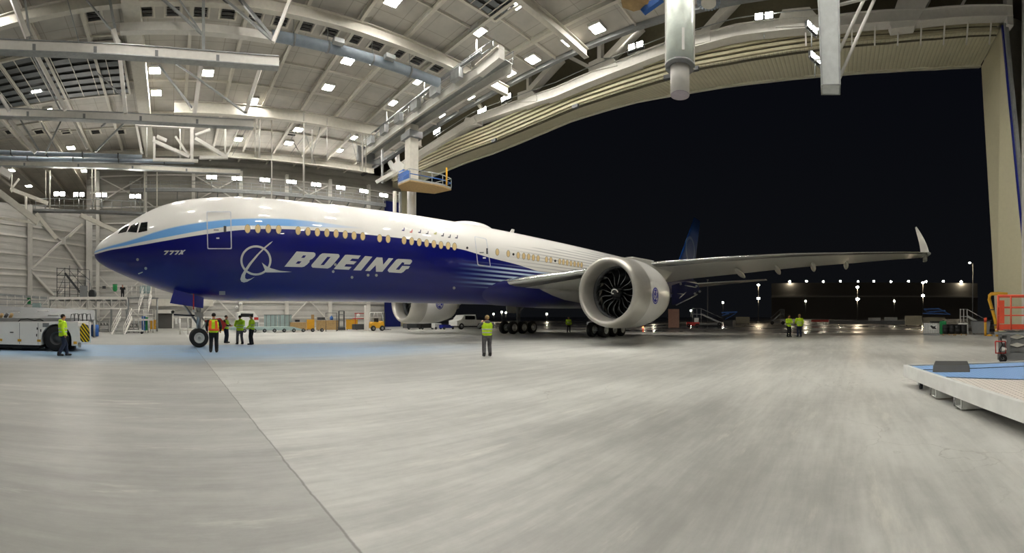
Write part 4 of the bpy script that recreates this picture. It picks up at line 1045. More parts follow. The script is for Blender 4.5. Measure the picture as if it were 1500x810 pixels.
for poly in ([(862,106),(862,92),(874,86),(898,84),(904,96)],[(758,150),(758,136),(776,130),(786,140),(786,148)],[(1136,40),(1146,14),(1186,10),(1200,26),(1200,38)],[(1303,34),(1318,-8),(1366,-8),(1340,38),(1306,42)],[(1014,66),(1014,46),(1040,40),(1040,60)],[(676,186),(682,172),(694,172),(700,182)]):
    MB().prism([T_(x,y,-.45) for x,y in poly], (.9,0,0)).build('gusset_plate', M['steel'], t)
for k in range(9):
    x = 1180+k*34; p = T_(x,33,-.1); MB().beam(p, p+Vector((.5,0,-1.6)), .12).build('hanger', M['steel'], t)
rl = MB()
for i in range(2,len(cp)-3): rl.cyl(cp[i]+Vector((-.5,0,.95)), cp[i+1]+Vector((-.5,0,.95)), .04, n=5)
rl.build('guard_rail', M['galv'], t)
for i,(x,y) in enumerate(((640,192),(706,162),(741,143),(931,67),(1119,23))):
    floodlight(at_x(x,y,34.7), -PI/2-.3*0, 'bright twin floodlight on the door truss, %s from the left' % E8[i], 'door truss floodlights')
fa = floodlight(at_r(1190,40,24), -.55, 'upper twin floodlight just left of the grey hanging box mast', 'box mast floodlights')
fb_ = floodlight(at_r(1195,84,24), -.55, 'lower twin floodlight just left of the grey hanging box mast', 'box mast floodlights')
fa.scale = (.6,.6,.6); fb_.scale = (.6,.6,.6)
# track rollers under the header
for i,(x,y) in enumerate(((843,156),(724,206),(1018,101),(978,113))):
    MB().box(at_x(x,y,35.3),(.3,.7,.35)).build('track_stop', M['dgrey'], t)
# hanging masts in the foreground
rm = 20.0; c = at_r(996,98,rm); cb = at_r(996,139,rm)
t = thing('round_hanging_mast', 'thick round white telescopic mast hanging at the top centre right', 'mast', (c.x,c.y,cb.z))
MB().cyl((c.x,c.y,c.z+3.4),(c.x,c.y,CZ-.1),.645,n=40).build('upper_tube', mat('tube_white','#ece6e2',.45), t)
MB().cyl((c.x,c.y,c.z),(c.x,c.y,c.z+3.4),.64,n=40).build('lower_sleeve', mat('sleeve_pale_green','#dde6dc',.45), t)
MB().cyl((c.x,c.y,cb.z),(c.x,c.y,c.z+.3),.45,n=36).build('inner_tube', M['steel'], t)
MB().cyl((c.x,c.y,cb.z-.03),(c.x,c.y,cb.z),.44,n=36).build('end_cap', mat('cap_lilac_grey','#a9a0a8',.6), t)
MB().lathe((c.x,c.y,c.z-.05),(0,0,1),[(0,.46),(0,.7),(.12,.7),(.12,.64)],36).build('collar', M['grey'], t)
dirc = Vector((-c.x,-c.y,0)).normalized(); sdc = Vector((-dirc.y,dirc.x,0))
MB().box(c+dirc*.62+sdc*.15+Vector((0,0,.9)),(.09,.12,1.0),math.atan2(dirc.y,dirc.x)).build('latch_bar', M['white'], t)
for s in (-.66,.66): MB().beam(c+sdc*s+Vector((0,0,-.1)), Vector((c.x,c.y,CZ-.2))+sdc*s, .07).build('guide_strip', M['steel'], t)
a0 = at_r(1217,131,20.0); a1 = at_r(1206,-60,20.0)
t = thing('box_hanging_mast', 'pale grey rectangular box mast hanging near the top right', 'mast', tuple(a0))
u = Vector((math.cos(az(1216)),-math.sin(az(1216)),0)); v = Vector((math.sin(az(1216)),math.cos(az(1216)),0))
def ringb(p,w,d): return [p+u*i*w+v*j*d for i,j in ((-.5,-.5),(.5,-.5),(.5,.5),(-.5,.5))]
g = MB(); r0, r1 = ringb(a0,.78,.8), ringb(Vector((a1.x,a1.y,CZ-.1)),1.12,1.1)
g.add(r0+r1,[(0,1,2,3),(7,6,5,4),(0,4,5,1),(1,5,6,2),(2,6,7,3),(3,7,4,0)]); g.build('box_shaft', mat('mast_grey','#c3c7c5',.5), t)
for k in range(4):
    g = MB(); g.beam(r0[k]+(r0[k]-a0)*.06, r1[k], .09); g.build('corner_rail', M['galv'], t)
for f in (.0,.3,.6):
    p = a0+(Vector((a1.x,a1.y,CZ-.1))-a0)*f; w = .8+.34*f; g = MB(); rr = ringb(p,w+.06,w+.06); g.tube(rr+[rr[0]],.035,6); g.build('joint_band', M['galv'], t)
for (x0,y0,x1,y1) in ((1228,118,1283,-6),(1228,78,1268,-6),(1226,8,1300,-8)):
    MB().cyl(at_r(x0,y0,20), at_r(x1,y1,20.6), .08 if y0>50 else .07, n=8).build('stay_rod', M['steel'], t)
for y in (44,88): MB().beam(at_r(1193,y,24.2), at_r(1212,y-3,20.6), .1).build('lamp_bracket', M['galv'], t)
# plywood-bottomed platform and finned ring at the top edge
p = at_r(926,4,17); t = thing('plywood_platform', 'underside of a plywood work platform cut by the top edge, left of the round mast', 'platform', tuple(p))
MB().prism([at_z(x,y,14.2) for x,y in ((908,-8),(912,11),(928,17),(944,13),(950,4),(952,-8))], (0,0,.1)).build('plywood_base', M['wood'], t)
MB().prism([at_r(x,y,16.9) for x,y in ((938,14),(950,2),(966,-6),(970,-2),(956,8),(942,18))], v*.2).build('blue_rail', M['bluep'], t)
p = at_r(1038,2,17); t = thing('finned_ring', 'round blue-grey finned fitting cut by the top edge, right of the round mast', 'fitting', tuple(p))
g = MB(); g.cyl(p+Vector((0,0,-.1)), p+Vector((0,0,.6)), .3, n=20); g.build('hub', M['steel2'], t)
for k in range(22):
    a = 2*PI*k/22; MB().box(p+Vector((.4*math.cos(a),.4*math.sin(a),.2)),(.16,.045,.5),a).build('fin', M['ductb'], t)
# ================================================================ people
def remesh(mb, voxel):
    me = bpy.data.meshes.new('tmp'); me.from_pydata([tuple(v) for v in mb.v], [], mb.f)
    o = bpy.data.objects.new('tmp', me); COL.objects.link(o)
    r = o.modifiers.new('r','REMESH'); r.mode = 'VOXEL'; r.voxel_size = voxel
    s = o.modifiers.new('s','SMOOTH'); s.iterations = 3; s.factor = .5
    dg = bpy.context.evaluated_depsgraph_get(); ev = o.evaluated_get(dg); m2 = ev.to_mesh()
    out = MB(); out.add([v.co.copy() for v in m2.vertices], [list(p.vertices) for p in m2.polygons], True)
    ev.to_mesh_clear(); bpy.data.objects.remove(o); bpy.data.meshes.remove(me)
    return out
def limb(mb, pts, n=10):
    """pts: (point, radius) - closed tapering limb with round ends"""
    P = [Vector(p) for p,_ in pts]; rs = [r for _,r in pts]
    d0 = (P[1]-P[0]).normalized(); d1 = (P[-1]-P[-2]).normalized()
    P = [P[0]-d0*rs[0]*.8, P[0]-d0*rs[0]*.45]+P+[P[-1]+d1*rs[-1]*.45, P[-1]+d1*rs[-1]*.8]; rs = [rs[0]*.3, rs[0]*.85]+rs+[rs[-1]*.85, rs[-1]*.3]
    rings = []
    for i,p in enumerate(P):
        d = (P[min(i+1,len(P)-1)]-P[max(i-1,0)]).normalized(); up = Vector((0,1,0)) if abs(d.y)<.9 else Vector((0,0,1))
        a = d.cross(up).normalized(); b = d.cross(a)
        rings += [p+rs[i]*(a*math.cos(2*PI*k/n)+b*math.sin(2*PI*k/n)) for k in range(n)]
    m = len(P); fs = [(i*n+k,i*n+(k+1)%n,(i+1)*n+(k+1)%n,(i+1)*n+k) for i in range(m-1) for k in range(n)]
    mb.add(rings, fs+[list(range(n))[::-1], list(range((m-1)*n,m*n))], True)
def loft(mb, rings, n=16, close=True):
    """rings: (centre, rx, ry)"""
    vs = [Vector(c)+Vector((rx*math.cos(2*PI*k/n), ry*math.sin(2*PI*k/n), 0)) for c,rx,ry in rings for k in range(n)]; m = len(rings)
    fs = [(i*n+k,i*n+(k+1)%n,(i+1)*n+(k+1)%n,(i+1)*n+k) for i in range(m-1) for k in range(n)]
    if close: fs += [list(range(n))[::-1], list(range((m-1)*n,m*n))]
    mb.add(vs, fs, True)
def hand(mb, wr, el, side, grip=.5, tw=0):
    """palm, four fingers and a thumb beyond the wrist"""
    wr = Vector(wr); d = (wr-Vector(el)).normalized(); s = d.cross(Vector((0,1,0)));  s = (s if s.length>.2 else Vector((1,0,0))).normalized()*1; nrm = s.cross(d).normalized()
    limb(mb, [(wr,.026),(wr+d*.05,.03),(wr+d*.085,.03)], 8)
    for k,(o,l) in enumerate(((-.03,.07),(-.01,.08),(.01,.075),(.03,.06))):
        b0 = wr+d*.085+s*o; b1 = b0+d*l*.5+nrm*grip*.02; b2 = b1+(d*(1-grip)+nrm*grip).normalized()*l*.5
        limb(mb, [(b0,.0095),(b1,.0085),(b2,.0075)], 6)
    t0 = wr+d*.03+s*side*.03; t1 = t0+(d*.5+s*side*.8).normalized()*.035; t2 = t1+(d*.8+nrm*.5).normalized()*.03
    limb(mb, [(t0,.013),(t1,.011),(t2,.009)], 6)
def person(label, loc, head, H=1.8, top='jacket', topm='hiviz', sleeve=None, legs='navy', skin='skin', cap=None, armL=None, armR=None, stride=.0, turn=0.0, bands=True, hood=False, name='person', stripe=None):
    k = H/1.8; t = thing(name, label, 'person', loc, -head)
    S = lambda x,y,z: Vector((x*k,y*k,z*k))
    hip = .93; sh = 1.46
    kneeL, ankL = S(-.1,.05+stride*.5,.5), S(-.11,stride,.09); kneeR, ankR = S(.1,.05-stride*.25,.5), S(.11,-stride*.9,.09+abs(stride)*.1)
    hipL, hipR = S(-.09,0,hip), S(.09,0,hip); shL, shR = S(-.19,-.01,sh), S(.19,-.01,sh)
    elL, wrL = armL or ((-.25,-.03,1.18),(-.23,.1,.93)); elR, wrR = armR or ((.25,-.03,1.18),(.23,.1,.93))
    elL, wrL, elR, wrR = S(*elL), S(*wrL), S(*elR), S(*wrR)
    b = MB()
    loft(b, [(S(0,0,.86),.13*k,.1*k),(S(0,0,.95),.165*k,.115*k),(S(0,.0,1.08),.14*k,.1*k),(S(0,0,1.25),.16*k,.11*k),(S(0,-.01,1.4),.18*k,.11*k),(S(0,-.01,1.48),.12*k,.08*k),(S(0,0,1.53),.06*k,.06*k),(S(0,.01,1.6),.055*k,.058*k)])
    for hp,kn,an in ((hipL,kneeL,ankL),(hipR,kneeR,ankR)):
        limb(b, [(hp,.092*k),(hp*.5+kn*.5,.075*k),(kn,.056*k),(kn*.6+an*.4,.056*k),(an,.037*k)]); limb(b, [(an+S(0,-.02,-.05),.035*k),(an+S(0,.13,-.055),.032*k)], 8)
    for s_,e_,w_,sd in ((shL,elL,wrL,1),(shR,elR,wrR,-1)):
        limb(b, [(s_,.052*k),(s_*.5+e_*.5,.046*k),(e_,.038*k),(e_*.6+w_*.4,.038*k),(w_,.026*k)]); hand(b, w_, e_, sd)
    # head with nose, ears, chin
    ct, sn = math.cos(turn), math.sin(turn)
    Hd = lambda x,y,z: S(x*ct+y*sn, -x*sn+y*ct+.015, z)
    b.ell(Hd(0,0,1.705), (.074*k,.086*k,.105*k), 16, 12); b.ell(Hd(0,.035,1.645),(.05*k,.052*k,.05*k),12,8)
    b.ell(Hd(0,.095,1.69),(.012*k,.017*k,.022*k),8,6)
    for s_ in (-1,1): b.ell(Hd(s_*.076,-.005,1.695),(.012*k,.02*k,.03*k),8,6)
    limb(b, [(S(0,0,1.52),.055*k),(Hd(0,0,1.64),.05*k)],10)
    remesh(b, .011).build('body', M[skin], t, local=True)
    for s_ in (-1,1):
        f = MB(); f.ell(Hd(s_*.03,.083,1.715),(.011*k,.006*k,.006*k),8,5); f.build('eye', M['dcloth'], t, local=True)
    MB().box(Hd(0,.087,1.652),(.04*k,.006*k,.008*k),-turn).build('mouth', M['red'] if skin=='skin' else M['dcloth'], t, local=True)
    # trousers and boots
    b = MB(); loft(b, [(S(0,0,.84),.15*k,.12*k),(S(0,0,.95),.182*k,.13*k),(S(0,0,1.05),.165*k,.12*k)])
    for hp,kn,an in ((hipL,kneeL,ankL),(hipR,kneeR,ankR)): limb(b, [(hp,.105*k),(hp*.5+kn*.5,.09*k),(kn,.075*k),(kn*.5+an*.5,.075*k),(an+S(0,0,.0),.066*k)])
    remesh(b, .018).build('trousers', M[legs], t, local=True)
    for an in (ankL,ankR):
        b = MB(); limb(b, [(an+S(0,-.01,.06),.06*k),(an+S(0,-.01,-.01),.06*k)],10); limb(b, [(an+S(0,-.035,-.035),.052*k),(an+S(0,.07,-.035),.05*k),(an+S(0,.15,-.045),.043*k)],10)
        bb = remesh(b,.014); bb.v = [(x,y,max(z,.001)) for x,y,z in bb.v]; bb.build('boot', M['boot'], t, local=True)
    # upper garment
    lo = .86 if top=='jacket' else .9
    sl = sleeve or topm
    def torso(b, g):
        loft(b, [(S(0,0,lo),(.17+g)*k,(.13+g)*k),(S(0,0,1.02),(.165+g)*k,(.125+g)*k),(S(0,0,1.25),(.185+g)*k,(.14+g)*k),(S(0,-.01,1.4),(.2+g)*k,(.135+g)*k),(S(0,-.01,1.475),(.16+g)*k,(.105+g*.6)*k),(S(0,-.01,1.535),(.08+g)*k,(.08+g)*k)])
    def arms(b, g):
        for s_,e_,w_ in ((shL,elL,wrL),(shR,elR,wrR)): limb(b, [(s_,(.07+g)*k),(s_*.5+e_*.5,(.063+g)*k),(e_,(.055+g)*k),(e_*.5+w_*.5,(.052+g)*k),(e_*.08+w_*.92,(.042+g)*k)])
    if top == 'jacket':
        b = MB(); torso(b,.02); arms(b,.008)
        if hood: b.ell(S(0,-.09,1.53),(.11*k,.08*k,.07*k),12,8)
        remesh(b,.018).build('jacket', M[topm], t, local=True)
    else:
        b = MB(); torso(b,.0); arms(b,.0)
        if hood: b.ell(S(0,-.09,1.53),(.11*k,.08*k,.07*k),12,8)
        remesh(b,.018).build('jacket', M[sl], t, local=True)
        b = MB(); loft(b, [(S(0,0,lo+.02),.185*k,.145*k),(S(0,0,1.02),.18*k,.14*k),(S(0,0,1.25),.2*k,.155*k),(S(0,-.01,1.38),.205*k,.152*k),(S(0,-.01,1.47),.175*k,.125*k),(S(0,-.01,1.51),.12*k,.1*k)])
        remesh(b,.016).build('vest', M[topm], t, local=True)
    if bands:
        rs = .021 if top=='jacket' else .016
        for z,rx,ry in ((1.06,.172,.134),(1.2,.184,.142)):
            b = MB(); loft(b, [(S(0,0,z-.022),(rx+rs)*k,(ry+rs)*k),(S(0,0,z+.022),(rx+rs+.002)*k,(ry+rs+.002)*k)], 20); b.build('reflective_band', M['refl'], t, local=True)
    if stripe:                                        # broad second colour over shoulders and chest
        b = MB(); loft(b, [(S(0,0,1.0),.198*k,.158*k),(S(0,0,1.1),.2*k,.16*k)],20); b.build('vest_panel', M[stripe], t, local=True)
        for s_ in (-.12,.12):
            b = MB(); b.beam(S(s_,-.172,1.1),S(s_*.9,-.15,1.47),.1*k,.02*k); b.build('vest_panel', M[stripe], t, local=True)
    # hair or headwear
    b = MB(); b.ell(Hd(0,-.014,1.728),(.083*k,.092*k,.1*k),16,10)
    t.scale = (1.24,1.2,1)
    hb = remesh(b,.012); keep = [i for i,v in enumerate(hb.v)]
    zc = 1.71*k
    hb.v = [(x,y,max(z, zc if (Matrix.Rotation(turn,3,'Z')@Vector((x,y-.015*k,0))).y>.03*k else z)) for x,y,z in hb.v]
    hb.build('hat' if cap else 'hair', M[cap or 'hair'], t, local=True)
    return t
def px_person(px, py, dist=None, z=0.0): 
    if z: return at_r(px, 0, dist).xy.to_3d()+Vector((0,0,z))
    return gp(px, py)
p = gp(92,521.5); person('man in a yellow hi-vis jacket walking right beside the white tow tractor', p, az(92)+1.25, 1.93, legs='navy', stride=.2, turn=.1, hood=True, armL=((-.24,.06,1.18),(-.22,.2,.95)), armR=((.25,-.1,1.18),(.24,-.02,.92)))
p = gp(313,516.3); person('man in an orange and yellow vest seen from behind at the nose wheel', p, az(313)+.1, 2.0, top='vest', topm='hiviz', sleeve='dcloth', legs='dcloth', stripe='orange', armL=((-.27,.0,1.2),(-.26,.14,.98)), armR=((.27,.0,1.2),(.24,.16,.98)), bands=False)
p = gp(331,502.5); person('person in a yellow vest standing behind the man at the nose wheel', p, az(331)+2.0, 1.9, top='vest', sleeve='dcloth', legs='navy', armL=((-.26,.05,1.2),(-.14,.24,1.15)), armR=((.26,.05,1.2),(.12,.25,1.12)), cap='dcloth')
p = gp(351.5,504.5); person('person with a hood and yellow jacket, middle of the group right of the nose wheel', p, az(351)-.4, 1.9, legs='gcloth', hood=True, armL=((-.24,.08,1.18),(-.1,.25,1.1)), armR=((.24,.08,1.18),(.1,.26,1.08)), cap='hair', stride=.08)
p = gp(368.5,505); person('person in a green-yellow vest, rightmost of the group near the nose wheel', p, az(368)-1.2, 1.93, top='vest', sleeve='hiviz', legs='dcloth', armL=((-.25,.0,1.18),(-.2,.2,1.0)), armR=((.25,.0,1.18),(.2,.2,1.02)))
p = gp(713.5,522); person('person in a yellow vest and grey trousers photographing the airliner', p, az(713)-.25, 1.88, top='vest', sleeve='gcloth', legs='gcloth', hood=True, turn=-.1, cap='wood', armL=((-.3,.12,1.28),(-.12,.32,1.5)), armR=((.3,.12,1.28),(.06,.33,1.5)))
p = gp(1155.5,493.5); person('left of two people in yellow jackets standing by the open door', p, az(1157)+2.4, 1.93, legs='dcloth', armL=((-.26,.05,1.2),(-.08,.22,1.2)), armR=((.26,.05,1.2),(.08,.23,1.22)), cap='hair')
p = gp(1171,493.5); person('right of two people in yellow jackets standing by the open door', p, az(1170)-.5, 2.0, legs='navy', armL=((-.26,.03,1.2),(-.2,.2,1.05)), cap='wood')
DKZ, DKR = 3.95, 50.0
p = px_person(179.5,0,DKR+.8,DKZ+.01); person('person in dark clothes standing on the raised steel dock', p, az(180)+3.0, 1.62, top='jacket', topm='dcloth', legs='dcloth', bands=False, armL=((-.27,.05,1.2),(-.07,.2,1.42)), armR=((.27,.05,1.2),(.06,.2,1.42)))
p = gp(833,487); person('person in a yellow jacket beneath the wing beside the main gear', p, az(833)+2.8, 1.75, legs='dcloth')
# ================================================================ ground equipment, left to right
def bxl(t, name, m, x0,x1,y0,y1,z0,z1, bev=0, **k): return MB().bx(x0,x1,y0,y1,z0,z1).build(name, m, t, bevel=bev, **k)
def lug_wheel(c, r, w, parent, axis=(0,1,0), hub='grey', n=30, name='wheel'):
    c = Vector(c); d = Vector(axis).normalized(); o = c-d*w/2
    ty = MB().lathe(o, d, [(0,r*.5),(0,r*.86),(w*.12,r*.97),(w*.25,r),(w*.75,r),(w*.88,r*.97),(w,r*.86),(w,r*.5)], n).build(name, M['tyre'], parent)
    MB().lathe(o, d, [(w*.2,0),(w*.15,r*.22),(w*.3,r*.25),(w*.3,r*.42),(w*.04,r*.5),(w*.04,r*.53),(w*.96,r*.53),(w*.9,0)], n).build('wheel_rim', M[hub], ty)
    return ty
# tow tractor -------------------------------------------------------------
TY = 21.5; X1 = -4.15
tr = thing('tow_tractor', 'low white aircraft tow tractor with a big black wheel at the left edge', 'tractor', (-9,TY+1.5,0))
wc = at_y(82,497,TY); wr = .70
g = MB(); body = [(-15,.3),(-15,1.56),(-6.1,1.6),(X1-1.05+.0,1.6),(-5.15,1.6)]
# side skin with a round wheel arch
arch = [(wc.x+.83*math.cos(a), .62+.83*math.sin(a)) for a in [PI-.0-i*PI/14 for i in range(15)]]
side = [(-15,.32)]+[(wc.x-.83,.32)]+arch+[(wc.x+.83,.32)]+[(-4.72,.32),(-4.62,.5),(-4.75,1.58),(-15,1.52)]
g.prism([Vector((x,TY,z)) for x,z in side], (0,2.9,0)); g.build('body', M['white'], tr, bevel=.02)
bxl(tr,'chassis',M['black'],-15,wc.x-.95,TY+.1,TY+2.8,.14,.32)
bxl(tr,'wheel_housing',M['vent'],wc.x-.82,wc.x+.82,TY+.75,TY+1.1,.1,1.4)
for x in (-7.95,-6.9,-9.6,-12): bxl(tr,'panel_seam',M['grey'],x-.012,x+.012,TY-.006,TY-.001,.36,1.5)
for x,z,w,h in ((-8.4,.98,.2,.05),(-6.95,1.2,.06,.12),(-6.75,1.1,.05,.14),(-6.98,.85,.05,.14)): bxl(tr,'panel_latch',M['black'],x-w/2,x+w/2,TY-.02,TY-.001,z-h/2,z+h/2)
for x in (-9.05,-7.95,-6.85): bxl(tr,'side_marker',M['yellow'],x-.1,x+.1,TY-.03,TY-.001,.5,.62)
bxl(tr,'side_marker',M['yellow'],-4.98,-4.8,TY-.03,TY-.001,.42,.55)
bxl(tr,'top_vent',M['grey'],-6.65,-6.3,TY-.012,TY-.001,1.28,1.5)
lug_wheel((wc.x,TY+.32,wr),wr,.55,tr,hub='dgrey',n=40,name='drive_wheel'); lug_wheel((wc.x,TY+2.6,wr),wr,.55,tr,hub='dgrey',name='drive_wheel')
# chevron end panel and its frame
hz, t_, b_ = nt('hazard_stripes'); gg = node(t_,'ShaderNodeNewGeometry').outputs['Position']; sp_ = node(t_,'ShaderNodeSeparateXYZ'); t_.links.new(gg, sp_.inputs[0])
w_ = mth(t_,'PINGPONG', mth(t_,'ADD', mth(t_,'ADD', sp_.outputs[0], mth(t_,'MULTIPLY', sp_.outputs[2], .75)), 100.0), .085)
t_.links.new(mix(t_, mapr(t_, w_, .04, .045), lin('#111111'), lin('#e2c21a')), b_.inputs['Base Color'])
ox = at_y(117,500,TY).x; ex = at_y(130.5,500,TY).x
MB().prism([(ox,TY+.1,.62),(ox-.02,TY+.1,1.28),(ox+.12,TY+.1,1.5),(ex-.12,TY+.1,1.38),(ex,TY+.1,1.0),(ex,TY+.1,.62),(ex-.1,TY+.1,.52),(ox+.1,TY+.1,.52)],(0,.25,0)).build('hazard_panel', hz, tr, label='black and yellow striped panel')
MB().tube([(X1-.75,TY+.05,.35),(X1-.72,TY+.05,1.5),(X1+.02,TY+.05,1.55),(X1+.04,TY+.05,.5)],.035).build('end_frame', M['white'], tr)
for z in (.45,.75,1.05,1.35): MB().cyl((-4.72,TY+.03,z),(ox,TY+.03,z),.025,n=6).build('frame_rung', M['white'], tr)
bxl(tr,'end_bracket',M['chrome'],ox-.1,ox+.05,TY,TY+.1,.24,.5)
MB().tube([(-8.2,TY+.3,1.5),(-8.0,TY+.3,1.68),(-7.6,TY+.3,1.72),(-7.2,TY+.3,1.62),(-6.9,TY+.3,1.7),(-6.7,TY+.3,1.6)],.03).build('hose', M['black'], tr)
tmp = (MB().bx(-15,-5.2,TY+.3,TY+2.6,1.58,1.75), 'deck_hatch'); tmp[0].build(tmp[1], M['grey'], tr)
for k in range(5): MB().tube([(-5.3+.22*k,TY+.6,1.6),(-5.25+.22*k,TY+.6,1.95+.05*(k%2)),(-5.1+.22*k,TY+.6,1.98),(-5.05+.22*k,TY+.6,1.6)],.028,6).build('hose_loop', M['dgrey'], tr)
# grey sloped dock skin behind the tractor
q0,q1,q2,q3 = at_r(-30,468,37), at_r(138,468,37), at_r(138,454,42), at_r(-30,447,43)
t = thing('dock_ramp','sloping grey metal dock surface behind the tow tractor','ramp',(q1.x,q1.y,0)); MB().prism([q0,q1,q2,q3],(0,0,-.2)).build('ramp_skin', M['grey'], t)
for q_ in (q0,q1,q2,q3): MB().cyl(Vector((q_.x,q_.y,0)),q_+Vector((0,0,-.1)),.1,n=8).build('leg', M['galv'], t)
for i,(x,y) in enumerate(((20,462),(63,460),(78,466),(107,456))):
    p = at_r(x,y,38.4); MB().bx(p.x-.5,p.x+.5,p.y-.1,p.y+.3,p.z+.25,p.z+.33).build('dock_light_spot', M['plast'], label='small pale plate standing for a light spot on the sloping dock, %s from the left' % E8[i], cat='hatch', group='dock light spots')  # pale plates stand for bright light spots on the slope
# orange and brown loads at the far left edge
p = at_r(8,462,34); t = thing('parts_cart', 'low cart with orange parts at the far left edge of the photo', 'cart', tuple(p))
MB().box(p+Vector((0,0,-.25)),(1.3,.7,.12)).build('tray', M['dgrey'], t)
for k in range(3): MB().cyl(p+Vector((-.45+.42*k,0,-.2)),p+Vector((-.35+.42*k,.2,.12)),.14).build('part', M['wood'] if k!=1 else M['dgrey'], t)
for s in (-.5,.5): MB().cyl(p+Vector((s,0,-.3)),Vector((p.x+s,p.y,.0)),.04).build('post', M['grey'], t)

# raised steel dock ---------------------------------------------------------
Z0 = DKZ
t = thing('raised_dock', 'long raised steel dock with a trussed front railing left of the nose', 'dock', tuple(gp(125,484)))
P0, P1 = at_r(72,0,DKR).xy, at_r(186,0,DKR).xy
fa, fb = Vector((*P0,Z0)), Vector((*P1,Z0)); du = (fb-fa).normalized(); dn = Vector((-du.y,du.x,0))
MB().prism([fa,fb,fb+dn*6,fa+dn*6],(0,0,-.15)).build('deck', M['grey'], t)
MB().beam(fa,fb,.25,.3).build('edge_beam', M['steel'], t); MB().beam(fa+Vector((0,0,-1.2)),fb+Vector((0,0,-1.2)),.15,.15).build('lower_chord', M['steel'], t)
n_ = 10; Lg = (fb-fa).length
for k in range(n_+1):
    a = fa+du*Lg*k/n_
    MB().cyl(a,a+Vector((0,0,-1.2)),.05,n=6).build('web_post', M['steel'], t)
    if k<n_:
        b2 = fa+du*Lg*(k+1)/n_; MB().beam(a+Vector((0,0,-.05 if k%2 else -1.15)), b2+Vector((0,0,-1.15 if k%2 else -.05)),.08).build('diagonal', M['steel'], t)
for k in range(0,n_+1,2):
    a = fa+du*Lg*k/n_+dn*.5; MB().cyl(Vector((a.x,a.y,0)),a,.12,n=8).build('leg', M['galv'], t)
for z in (.55,1.1):
    MB().cyl(fa+dn*5.8+Vector((0,0,z)),fb+dn*5.8+Vector((0,0,z)),.035,n=6).build('back_rail', M['galv'], t)
# lower level with its rails, running to the left edge
t = thing('lower_dock', 'railed steel dock level running to the left edge of the photo', 'dock', tuple(at_r(30,484,49)))
MB().beam(at_r(-20,430,49),at_r(70,437,49),.8,.25).build('deck', M['galv'], t)
for y0,y1 in ((437,441),(446,446),(452,451)): MB().beam(at_r(-20,y0,48.5),at_r(70,y1,48.5),.1).build('rail', M['galv'], t)
for k in range(8): MB().beam(at_r(-14+12*k,433,48.5),at_r(-14+12*k,462,48.5),.1).build('post', M['steel'], t)
for k in range(3): MB().beam(at_r(2+26*k,455,48.3),at_r(18+26*k,438,48.3),.08).build('diagonal', M['steel'], t)
MB().beam(at_r(54,444,48),at_r(54,462,48),.9,.5).build('cabinet', M['tealg'], t)
for i,(x,y0,y1) in enumerate(((43,434,447),(168.5,416,427))):
    a = at_r(x,(y0+y1)/2,49 if i==0 else 55); w,h = (.55,1.0) if i==0 else (.6,.95)
    t = thing('green_sack', ('green rubbish sack hanging on the lower dock rail','green rubbish sack on the back rail beside the dark-clothed person')[i], 'sack', (a.x,a.y,a.z-h/2))
    g = MB(); loft(g, [(a+Vector((0,0,-h*.5)),w*.3,w*.2),(a+Vector((0,0,-h*.3)),w*.5,w*.3),(a+Vector((0,0,h*.2)),w*.48,w*.3),(a+Vector((0,0,h*.45)),w*.52,w*.3)],12); g.build('bag', M['green'], t)
    g = MB(); g.tube([a+Vector((w*.5*math.cos(q*PI/6),w*.3*math.sin(q*PI/6),h*.47)) for q in range(13)],.025,6); g.build('rim', M['dgrey'], t)
# scaffold stair on the dock
def sx_(x,y,r=52.0): return at_r(x,y,r)
t = thing('scaffold_stair', 'dark rolling scaffold stair standing on the raised dock', 'scaffold', tuple(sx_(108,436)))
for x,y0 in ((83.5,392),(95,392),(102,389),(114,393),(131,396)):
    for dy in (0,1.6):
        a, b2 = sx_(x,y0,52+dy), sx_(x,435.5,52+dy); MB().cyl(Vector((a.x,a.y,Z0+.02)),a,.045,n=6).build('upright', M['dgrey'], t)
for y in (393,403,413,421,430):
    for dy in (0,1.6): MB().cyl(sx_(83.5,y,52+dy),sx_(131 if y<400 else 126,y+2,52+dy),.035,n=6).build('ledger', M['dgrey'], t)
for s in (0,1.3): MB().beam(sx_(95,400,51.8+s),sx_(122,434,51.8+s),.05,.25).build('stringer', M['dgrey'], t)
for k in range(9): 
    a = sx_(96.5+2.9*k,402+3.7*k,51.8); b2 = a+Vector((math.sin(az(108)),math.cos(az(108)),0))*1.3; MB().beam(a,b2,.25,.04).build('tread', M['grey'], t)
for s in (0,1.3): MB().cyl(sx_(100,394,51.8+s),sx_(129,428,51.8+s),.03,n=6).build('handrail', M['dgrey'], t)
for a_,b_2 in (((83.5,430),(95,404)),((84,404),(95,393)),((114,396),(131,410))): MB().cyl(sx_(*a_),sx_(*b_2),.03,n=6).build('diagonal', M['dgrey'], t)
t = thing('hose_reel', 'round grey hose reel machine at the right foot of the scaffold stair', 'machine', tuple(sx_(124,435,50.8)))
c_ = sx_(122.5,420,50.8); MB().box((c_.x,c_.y,Z0+.75),(.9,.9,1.5),-az(122)).build('cabinet', M['grey'], t)
c_ = sx_(134.5,427,50.8); MB().cyl((c_.x-.05,c_.y,Z0+.55),(c_.x+.15,c_.y+.3,Z0+.55),.52,n=20).build('reel', M['dgrey'], t)
MB().tube([(c_.x-.9,c_.y,Z0+1.5),(c_.x-.7,c_.y,Z0+2.1),(c_.x-.2,c_.y,Z0+1.9),(c_.x,c_.y,Z0+1.0)],.04).build('hose', M['galv'], t)
# dark box on the wall
a = at_r(152.5,421,64.3); MB().box(a,(.5,.3,.4)).build('wall_box', M['dgrey'], label='small dark box fixed to the wall above the raised dock', cat='box')
